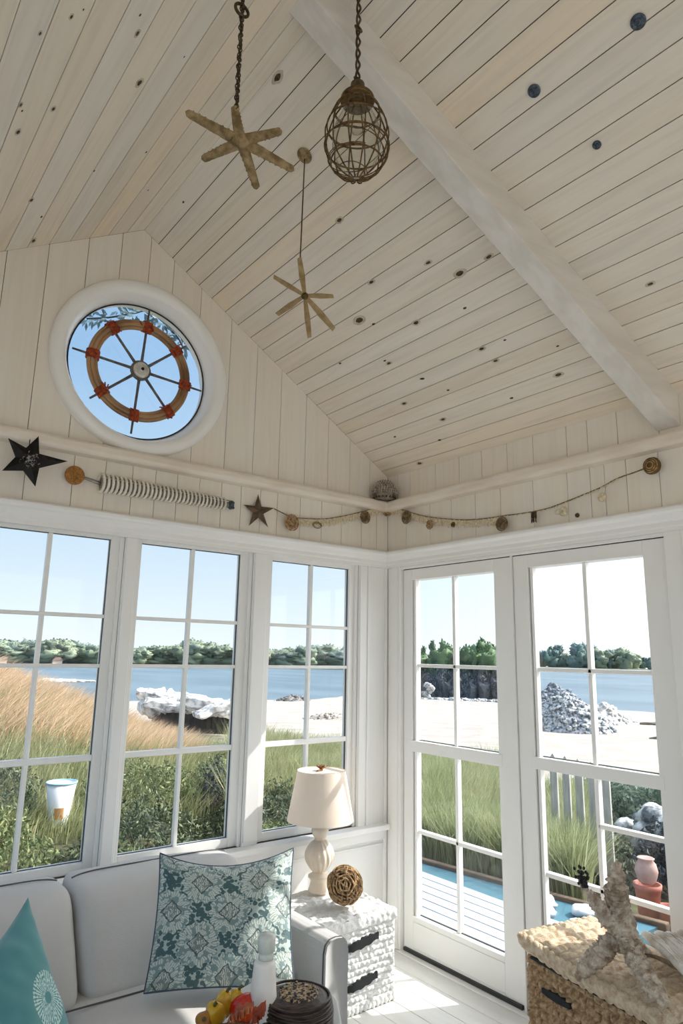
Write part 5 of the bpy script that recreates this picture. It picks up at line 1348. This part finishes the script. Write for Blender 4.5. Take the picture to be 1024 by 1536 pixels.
# rocks and slabs
def slab_(b, c, L_, W_, T_, rz, tilt, seed):
    c = V(c); R_ = Matrix.Rotation(rz, 3, 'Z') @ Matrix.Rotation(tilt, 3, 'Y'); nu, nv = 14, 8
    def f(u, v, s=1):
        x = (u-.5)*L_; y = (v-.5)*W_; e = min(u, 1-u, v, 1-v); t = T_*(.5 if e > .02 else .28)
        p = V((x, y, s*t)); p += V((nz((x*2, y*2, seed)), nz((y*2, x*2, seed+5)), nz((x*3, y*3, s+seed))))*T_*.45
        return c+R_ @ p
    b.grid(lambda u, v: f(u, v, 1), nu, nv); b.grid(lambda u, v: f(1-u, v, -1), nu, nv)
    for (g0) in (lambda t, w: f(t, 0, w*2-1), lambda t, w: f(1-t, 1, w*2-1), lambda t, w: f(1, t, w*2-1), lambda t, w: f(0, 1-t, w*2-1)): b.grid(g0, 10, 2)
sl = [((262, 1050), 24, 1.9, 1.0, .32, -.2, .14), ((235, 1042), 27, 1.5, .9, .4, .3, .1), ((300, 1058), 22, 1.5, .9, .22, -.5, .16), ((326, 1062), 20, 1.3, .9, .20, .5, -.3), ((248, 1064), 22, 1.2, .8, .5, .1, .05), ((280, 1047), 27, 1.6, .8, .3, .2, .1), ((350, 1068), 20, 1.0, .6, .3, .1, 0), ((252, 1058), 21.6, 1.5, 1.1, .30, .2, .12), ((285, 1060), 21.4, 1.6, 1.1, .26, -.3, -.1), ((316, 1056), 21.2, 1.5, 1.1, .3, .3, .12), ((338, 1066), 20.8, 1.3, 1.0, .26, -.2, -.08), ((238, 1064), 21.8, 1.2, .9, .34, .4, .1)]
for i, ((px, py), t, L_, W_, T_, rz, ti) in enumerate(sl):
    P = depth(px, py, t); b = MB(); slab_(b, P, L_, W_, T_, rz-.7, ti, i*3); o = b.build('stone_slab', ROCKW, smooth=False)
    tag(o, 'bleached stone slab of the broken sea wall seen through the middle window', 'slab', 'slabs of the broken sea wall')
b = MB()  # dark boxes stand in for the shade beneath the slabs
for i in range(14):
    P = depth(235+i*8.6, 1082, 21.5); P.z = -.75; b.box((P.x-.12, P.y-.12, -1.1), (P.x+.12, P.y+.12, P.z+.50+random.uniform(-.1, .05)))
tag(b.build('slab_shade', mat('painted_slab_shade', srgb(70, 66, 62), srgb(44, 42, 42), rough=.9, scale=4)), 'dark boxes in place of the shade under the broken slabs by the tan grass', 'shade')

def heap(name, c, rx, ry, h, m, label, n, seed, sz):
    b = MB(); rnd = random.Random(seed); c = V(c)
    def f(u, v):
        a = 2*PI*u; r = v; x = math.cos(a)*rx*r; y = math.sin(a)*ry*r; zz = h*(1-r**1.6)*(1+.35*nz((x*1.2, y*1.2, seed)))
        return c+V((x, y, zz-.08+.10*nz((x*4, y*4, seed))))
    b.grid(lambda u, v: f(u, 1-v), 40, 14)
    for i in range(n):
        u, v = rnd.random(), rnd.random()**.6; p = f(u, v); r = sz*rnd.uniform(.4, 1.2); b.ell(p, (r, r*rnd.uniform(.5, 1), r*rnd.uniform(.4, .8)), 0, 8, 5, lump=.5, seed=i)
    o = b.build(name, m, smooth=True); return tag(o, label, 'rubble', kind='stuff')
P = hit(850, 1092, 2, -1.2); heap('rubble_heap', P, 1.5, 2.0, 1.35, ROCKG, 'tall heap of grey-white rubble on the beach beyond the right door', 420, 1, .13)
P = depth(905, 1068, 34); P.z = terrain(P.x, P.y); heap('rubble_trail', P, 2.4, 1.2, .95, ROCKW, 'low trail of pale rubble running right from the tall heap', 260, 2, .16)
P = depth(832, 1052, 55); P.z = -2.3; heap('dark_scrub_mound', P, 3.2, 2.4, 1.6, mat('dark_blue_scrub', srgb(84, 94, 106), srgb(150, 154, 158), rough=.9, scale=3), 'dark scrub mound behind the tall rubble heap', 300, 3, .25)
P = depth(438, 1053, 59); P.z = SEAZ+.02; heap('driftwood_heap', P, 1.9, 1.0, .5, mat('dark_driftwood', srgb(62, 60, 60), srgb(150, 146, 140), rough=.9, scale=3), 'dark driftwood heap at the waterline behind the lamp', 120, 4, .16)
P = hit(485, 1078, 2, -1.35); heap('stony_ridge', P+V((.6, .4, -.2)), 2.6, 1.0, .42, mat('grey_stony_ridge', srgb(178, 170, 160), srgb(120, 110, 100), rough=.9, scale=3), 'grey stony ridge on the sand behind the lamp', 200, 5, .09)
for i, (px, py) in enumerate([(965, 1080), (985, 1083), (1000, 1116)]):
    P = depth(px, py, (35, 35, 24)[i]); P.z = terrain(P.x, P.y)+.03; b = MB()
    for k in range(6): q = V((random.uniform(-.9, .9), random.uniform(-.3, .3), 0)); b.tube([P+q, P+q+V((.5, -.3, .08)), P+q+V((1.0, -.75, .02))], .045, 5)
    tag(b.build('beach_twigs', mat('dark_twigs', srgb(120, 110, 100), rough=.9), smooth=True), ['low line of dark twigs on the open sand', 'low line of dark twigs on the open sand', 'small dark tuft of twigs on the near sand at the far right'][i], 'twigs', 'twigs on the sand' if i < 2 else None)
for i, (px, py, t, r) in enumerate([(982, 1228, 6.6, .20), (1003, 1243, 6.3, .16), (940, 1240, 6.8, .13), (966, 1248, 6.5, .12)]):
    P = depth(px, py, t); b = MB(); b.ell(P, (r, r*.8, r*.62), 0, 18, 12, lump=.35, seed=i+20); b.ell(P-V((0, 0, r*.7)), (r*1.1, r*.9, max(.1, (P.z+.4)*.6)), 0, 14, 8, lump=.3, seed=i)
    tag(b.build('boulder', ROCKG, smooth=True), ['largest pale round boulder in front of the blue-green shrubs', 'speckled boulder at the far right edge of the right door', 'leftmost small pale boulder among the blue-green shrubs', 'small grey boulder beside the largest one'][i], 'boulder')

# clay pots
for i, (px, py, t, r, h, m, lab) in enumerate([(972, 1338, 4.7, .085, .24, CLAY, 'tall salmon clay pot with a pale pink urn on top, in front of dark bushes'), (1003, 1360, 4.6, .075, .10, CLAY, 'low salmon clay pot beside the tall pot')]):
    P = depth(px, py+10, t); s = empty('clay_pot', P-V((0, 0, h*.5)), lab, 'pot'); q = P-V((0, 0, h*.5))
    b = MB(); b.lathe([(r*.75, 0), (r*1.0, h*.75), (r*1.1, h*.78), (r*1.12, h*.9), (r*.95, h*.9), (r*.85, h*.1), (.0005, h*.1)], q, 28); b.build('body', m, s, smooth=True)
    b = MB(); b.box((q.x-.065, q.y-.065, -.45), (q.x+.065, q.y+.065, q.z-.001)); b.build('pedestal', CLAY2, s)
    if i == 0:
        b = MB(); u = q+V((0, 0, h*.9)); b.lathe([(.04, 0), (.06, .02), (.078, .08), (.066, .13), (.048, .15), (.06, .165), (.052, .17), (.0005, .12)], u, 24); b.build('urn', CLAY2, s, smooth=True)

# trees
def crown(seed, spread=1.0, n=9, pine=False):
    b = MB(); rnd = random.Random(seed)
    if pine:
        for k in range(16):
            z = .25+.72*k/16; r = (1-z)*.42+.05; a = rnd.uniform(0, 6.28); b.ell((math.cos(a)*r*.5, math.sin(a)*r*.5, z), (r*.8, r*.8, .08), 0, 9, 5, lump=.9, seed=seed*31+k)
    else:
        for k in range(n):
            a = rnd.uniform(0, 6.28); q = rnd.uniform(0, .42)*spread; z = rnd.uniform(.35, .8); r = rnd.uniform(.2, .34)*(1.15-z*.5)
            b.ell((math.cos(a)*q, math.sin(a)*q, z), (r*spread, r*spread, r*.8), 0, 12, 8, lump=1.1, seed=seed*17+k)
        b.ell((0, 0, .25), (.36*spread, .36*spread, .26), 0, 12, 7, lump=.8, seed=seed)
    # leaf tufts break the outline
    base_n = len(b.v); pts = [V(b.v[rnd.randrange(base_n)]) for _ in range(1100)]
    for p in pts:
        e = V((rnd.gauss(0, 1), rnd.gauss(0, 1), rnd.gauss(0, 1))).normalized(); f = e.orthogonal().normalized(); L_ = .034 if not pine else .034
        p = p+V((p.x, p.y, 0))*.06+V((0, 0, .02)); b.add([p-e*L_, p+f*L_*.5, p+e*L_, p-f*L_*.5], [(0, 1, 2, 3)])
    return b
def tree_proto(name, seed, m, spread, pine=False):
    o = empty(name, (0, 0, 0)); b = crown(seed, spread, pine=pine); b.build('crown', m, o, smooth=True)
    b = MB(); b.tube([(0, 0, 0), (0, 0, .4), (0, 0, .85 if pine else .6)], [.03, .022, .008], 6); b.build('trunk', BARK, o); return o
def dup(o, loc, sc, rz, label, cat, group):
    r = o.copy(); C.objects.link(r); r.location = loc; r.scale = sc; r.rotation_euler = (0, 0, rz); tag(r, label, cat, group)
    for ch in o.children: c = ch.copy(); C.objects.link(c); c.parent = r
    return r
def place(o, first, loc, sc, rz, label, cat, group):
    if first: o.location = loc; o.scale = sc; o.rotation_euler = (0, 0, rz); tag(o, label, cat, group); return o
    return dup(o, loc, sc, rz, label, cat, group)
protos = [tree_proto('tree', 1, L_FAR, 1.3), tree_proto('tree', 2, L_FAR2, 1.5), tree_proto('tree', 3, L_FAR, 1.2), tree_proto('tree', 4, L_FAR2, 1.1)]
used = set()
rnd = random.Random(11)
def azpt(px, d, z):
    a = ray(px, 990); a = V((a.x, a.y, 0)).normalized(); return V((CAM.x+a.x*d, CAM.y+a.y*d, z))
def topline(px):   # height of the tree line in pixels above the horizon
    t = [(0, 4), (40, 3), (80, 9), (130, 1), (155, 2), (200, -2), (240, 3), (270, 1), (300, 9), (340, 4), (400, -1), (420, 3), (450, 0), (480, 7), (500, 2), (530, 1)]
    for (a, x), (c, y) in zip(t, t[1:]):
        if px <= c: return x+(y-x)*(px-a)/(c-a)
    return 1
i = 0; px = -40
while px < 545:
    d = rnd.uniform(203, 214); hh = (topline(max(0, px))+22.5+rnd.uniform(-2, 2))/F*d*1.14; k = rnd.randrange(4); w_ = hh*rnd.uniform(1.2, 1.6)
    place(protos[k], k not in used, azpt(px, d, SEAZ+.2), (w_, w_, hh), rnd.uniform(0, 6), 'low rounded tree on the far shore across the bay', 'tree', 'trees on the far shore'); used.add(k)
    px += rnd.uniform(8, 14); i += 1
pine = [tree_proto('tree', 11, L_PINE, .9), tree_proto('tree', 12, L_PINE, 1.1), tree_proto('tree', 13, L_PINE, .8, True)]
used = set()
for i, (px, top, k) in enumerate([(622, 978, 1), (634, 984, 2), (648, 978, 2), (664, 971, 0), (676, 976, 1), (690, 982, 0), (702, 975, 1), (714, 969, 1), (726, 972, 0), (738, 973, 1), (752, 977, 0), (764, 975, 1), (657, 980, 1)]):
    d = 71+2*(i % 3); hor = 974+.0187*px; hh = ((hor-top)+58)/F*d*1.1; w_ = hh*(.62 if k < 2 else .5)
    place(pine[k], k not in used, azpt(px, d, -2.25), (w_, w_, hh), i*1.3, 'dark green tree of the near grove beyond the left door', 'tree', 'grove beyond the left door'); used.add(k)
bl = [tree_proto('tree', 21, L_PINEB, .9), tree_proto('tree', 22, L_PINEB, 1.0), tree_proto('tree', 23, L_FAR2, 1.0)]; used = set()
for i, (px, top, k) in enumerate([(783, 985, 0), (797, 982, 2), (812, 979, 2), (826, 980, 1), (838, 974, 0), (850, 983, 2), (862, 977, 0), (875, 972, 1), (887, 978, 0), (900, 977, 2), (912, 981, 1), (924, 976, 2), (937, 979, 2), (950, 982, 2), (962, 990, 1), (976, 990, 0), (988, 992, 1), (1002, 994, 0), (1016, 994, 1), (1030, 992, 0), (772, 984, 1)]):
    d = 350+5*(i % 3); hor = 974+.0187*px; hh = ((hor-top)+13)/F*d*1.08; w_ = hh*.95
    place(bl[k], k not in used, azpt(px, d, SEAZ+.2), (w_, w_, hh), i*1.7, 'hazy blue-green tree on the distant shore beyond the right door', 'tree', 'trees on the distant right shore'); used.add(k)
# dark scrub bank in front of the grove
sb = None
for i in range(16):
    px = 622+i*10; P = azpt(px, 67.5+(i % 2)*1.2, -2.35)
    if sb is None:
        sb = empty('scrub_bush', (0, 0, 0)); b = MB(); leaves(b, (0, 0, 0), 1, 1, 1500, .16, 5); b.ell((0, 0, .25), (.8, .8, .55), 0, 14, 8, lump=.6); b.build('foliage', L_DARK, sb)
        b = MB(); b.tube([(0, 0, -.1), (0, 0, .5)], [.06, .02], 6); b.build('stem', BARK, sb)
    hh = (56 if i < 15 else 50)/F*67.5*(.82+.1*math.sin(i*2.1))/1.15
    place(sb, i == 0, P, (1.1, 1.1, hh*.92), i*.9, 'dark bluish scrub bush on the bank below the near grove', 'bush', 'scrub bank below the grove')
P = azpt(641, 65, -2.3); b = MB()
for k in range(8): b.ell(P+V((random.uniform(-.3, .3), random.uniform(-.3, .3), .15+.16*k)), (.28, .28, .26), 0, 9, 6, lump=.8, seed=k)
tag(b.build('white_rock', ROCKW, smooth=True), 'upright white rock in front of the dark scrub bank', 'rock')
P = azpt(700, 64, -2.3); b = MB()
for k in range(40): q = P+V((random.uniform(-4, 4), random.uniform(-4, 4)*-.9, 0)); 
for k in range(46):
    q = azpt(635+k*2.7, 64.5+random.uniform(-.5, .5), -2.32); b.ell(q, (random.uniform(.2, .45), .3, random.uniform(.1, .28)), 0, 8, 5, lump=.5, seed=k)
tag(b.build('wrack_line', ROCKG, smooth=True), 'grey line of stones along the foot of the dark scrub bank', 'stones', kind='stuff')
# houses far away
for i, (px, w_) in enumerate([(84, 4.2), (3, 3.0)]):
    P = azpt(px, 202, SEAZ+.3); w_ *= .6; s = empty('house', P, ['tiny pale pink house among the far trees, right part of the leftmost window', 'tiny pale house among the far trees at the left edge'][i], 'house')
    b = MB(); b.box((P.x-w_/2, P.y-1.5, P.z), (P.x+w_/2, P.y+1.5, P.z+1.1)); b.build('wall', HOUSEM, s)
    b = MB(); b.prism([(P.x-w_/2-.2, P.y-1.8, P.z+1.1), (P.x+w_/2+.2, P.y-1.8, P.z+1.1), (P.x+w_/4, P.y-1.8, P.z+1.9), (P.x-w_/4, P.y-1.8, P.z+1.9)], (0, 3.6, 0)); b.build('roof', ROOFM, s)
# twig added in place of reflections in the round window
bp_ = [depth(130, 478, 4.3), depth(165, 476, 4.3), depth(200, 470, 4.3), depth(225, 468, 4.35), depth(262, 500, 4.4), depth(275, 522, 4.45)]
trunk_top = V((-2.35, 1.1, 3.55))
s = empty('reflection_branch', bp_[0], 'thin leafy branch added in place of reflections at the top of the round window', 'reflection_branch')
b = MB(); b.tube(subdiv(bp_, 5), .006, 6); b.build('twig', mat('reflection_twig', srgb(70, 76, 84), rough=.9), s, smooth=True)
b = MB(); fp = subdiv(bp_, 8); rn = random.Random(2)
for p in fp:
    for k in range(3):
        e = V((rn.gauss(0, 1), rn.gauss(0, .4), rn.gauss(0, 1))).normalized(); f = e.cross(fw).normalized(); q = p+e*.02; b.add([q, q+e*.03+f*.010, q+e*.062, q+e*.03-f*.010], [(0, 1, 2, 3)])
b.build('leaves', mat('reflection_leaves', srgb(78, 104, 110), srgb(112, 140, 146), rough=.7), s)

# ------------------------------------------------------------------ LIGHT
SUN_AZ, SUN_EL = math.radians(112), math.radians(41)
sd_ = V((math.sin(SUN_AZ)*math.cos(SUN_EL), math.cos(SUN_AZ)*math.cos(SUN_EL), math.sin(SUN_EL)))
sl_ = bpy.data.lights.new('sun', 'SUN'); sl_.energy = 5.0; sl_.angle = math.radians(.6); sl_.color = (1, .97, .915)
so = bpy.data.objects.new('sun', sl_); C.objects.link(so); so.rotation_euler = sd_.to_track_quat('Z', 'Y').to_euler(); so.location = (6, -3, 7)
wd = bpy.data.worlds.new('sky'); bpy.context.scene.world = wd; wd.use_nodes = True; nt = wd.node_tree; L = nt.links.new
tc = N(nt, 'ShaderNodeTexCoord'); sp_ = N(nt, 'ShaderNodeSeparateXYZ'); L(tc.outputs['Generated'], sp_.inputs[0])
mr = N(nt, 'ShaderNodeMapRange'); L(sp_.outputs[2], mr.inputs['Value']); mr.inputs['From Min'].default_value = -.1; mr.inputs['From Max'].default_value = .9
sky = ramp(nt, mr.outputs['Result'], [(0, (.80, .82, .80)), (.1, (.84, .92, .97)), (.2, (.66, .80, .92)), (.33, (.48, .67, .86)), (.5, (.30, .50, .76)), (1, (.22, .40, .70))])
dt = N(nt, 'ShaderNodeVectorMath', operation='DOT_PRODUCT'); L(tc.outputs['Generated'], dt.inputs[0]); dt.inputs[1].default_value = sd_
def wm(op, a, c):
    n = N(nt, 'ShaderNodeMath', operation=op)
    for i, v in enumerate((a, c)):
        if isinstance(v, (int, float)): n.inputs[i].default_value = v
        else: L(v, n.inputs[i])
    return n.outputs[0]
gl = wm('POWER', wm('MAXIMUM', dt.outputs['Value'], 0.0), 4.0)
gm = N(nt, 'ShaderNodeMix', data_type='RGBA', blend_type='ADD'); gm.inputs['Factor'].default_value = 1; L(sky, gm.inputs['A'])
gs = N(nt, 'ShaderNodeVectorMath', operation='SCALE'); gs.inputs[0].default_value = (1.0, .98, .935); L(wm('MULTIPLY', gl, 5.6), gs.inputs['Scale'])
L(gs.outputs[0], gm.inputs['B']); bg = nt.nodes['Background']; L(gm.outputs['Result'], bg.inputs['Color']); bg.inputs['Strength'].default_value = 1.0

sc = bpy.context.scene
sc.view_settings.view_transform = 'Standard'; sc.view_settings.look = 'None'; sc.view_settings.gamma = 1; sc.view_settings.exposure = 0.22
sc.view_settings.use_curve_mapping = False
sc.cycles.max_bounces = 12; sc.cycles.diffuse_bounces = 7; sc.cycles.transparent_max_bounces = 16; sc.cycles.glossy_bounces = 4
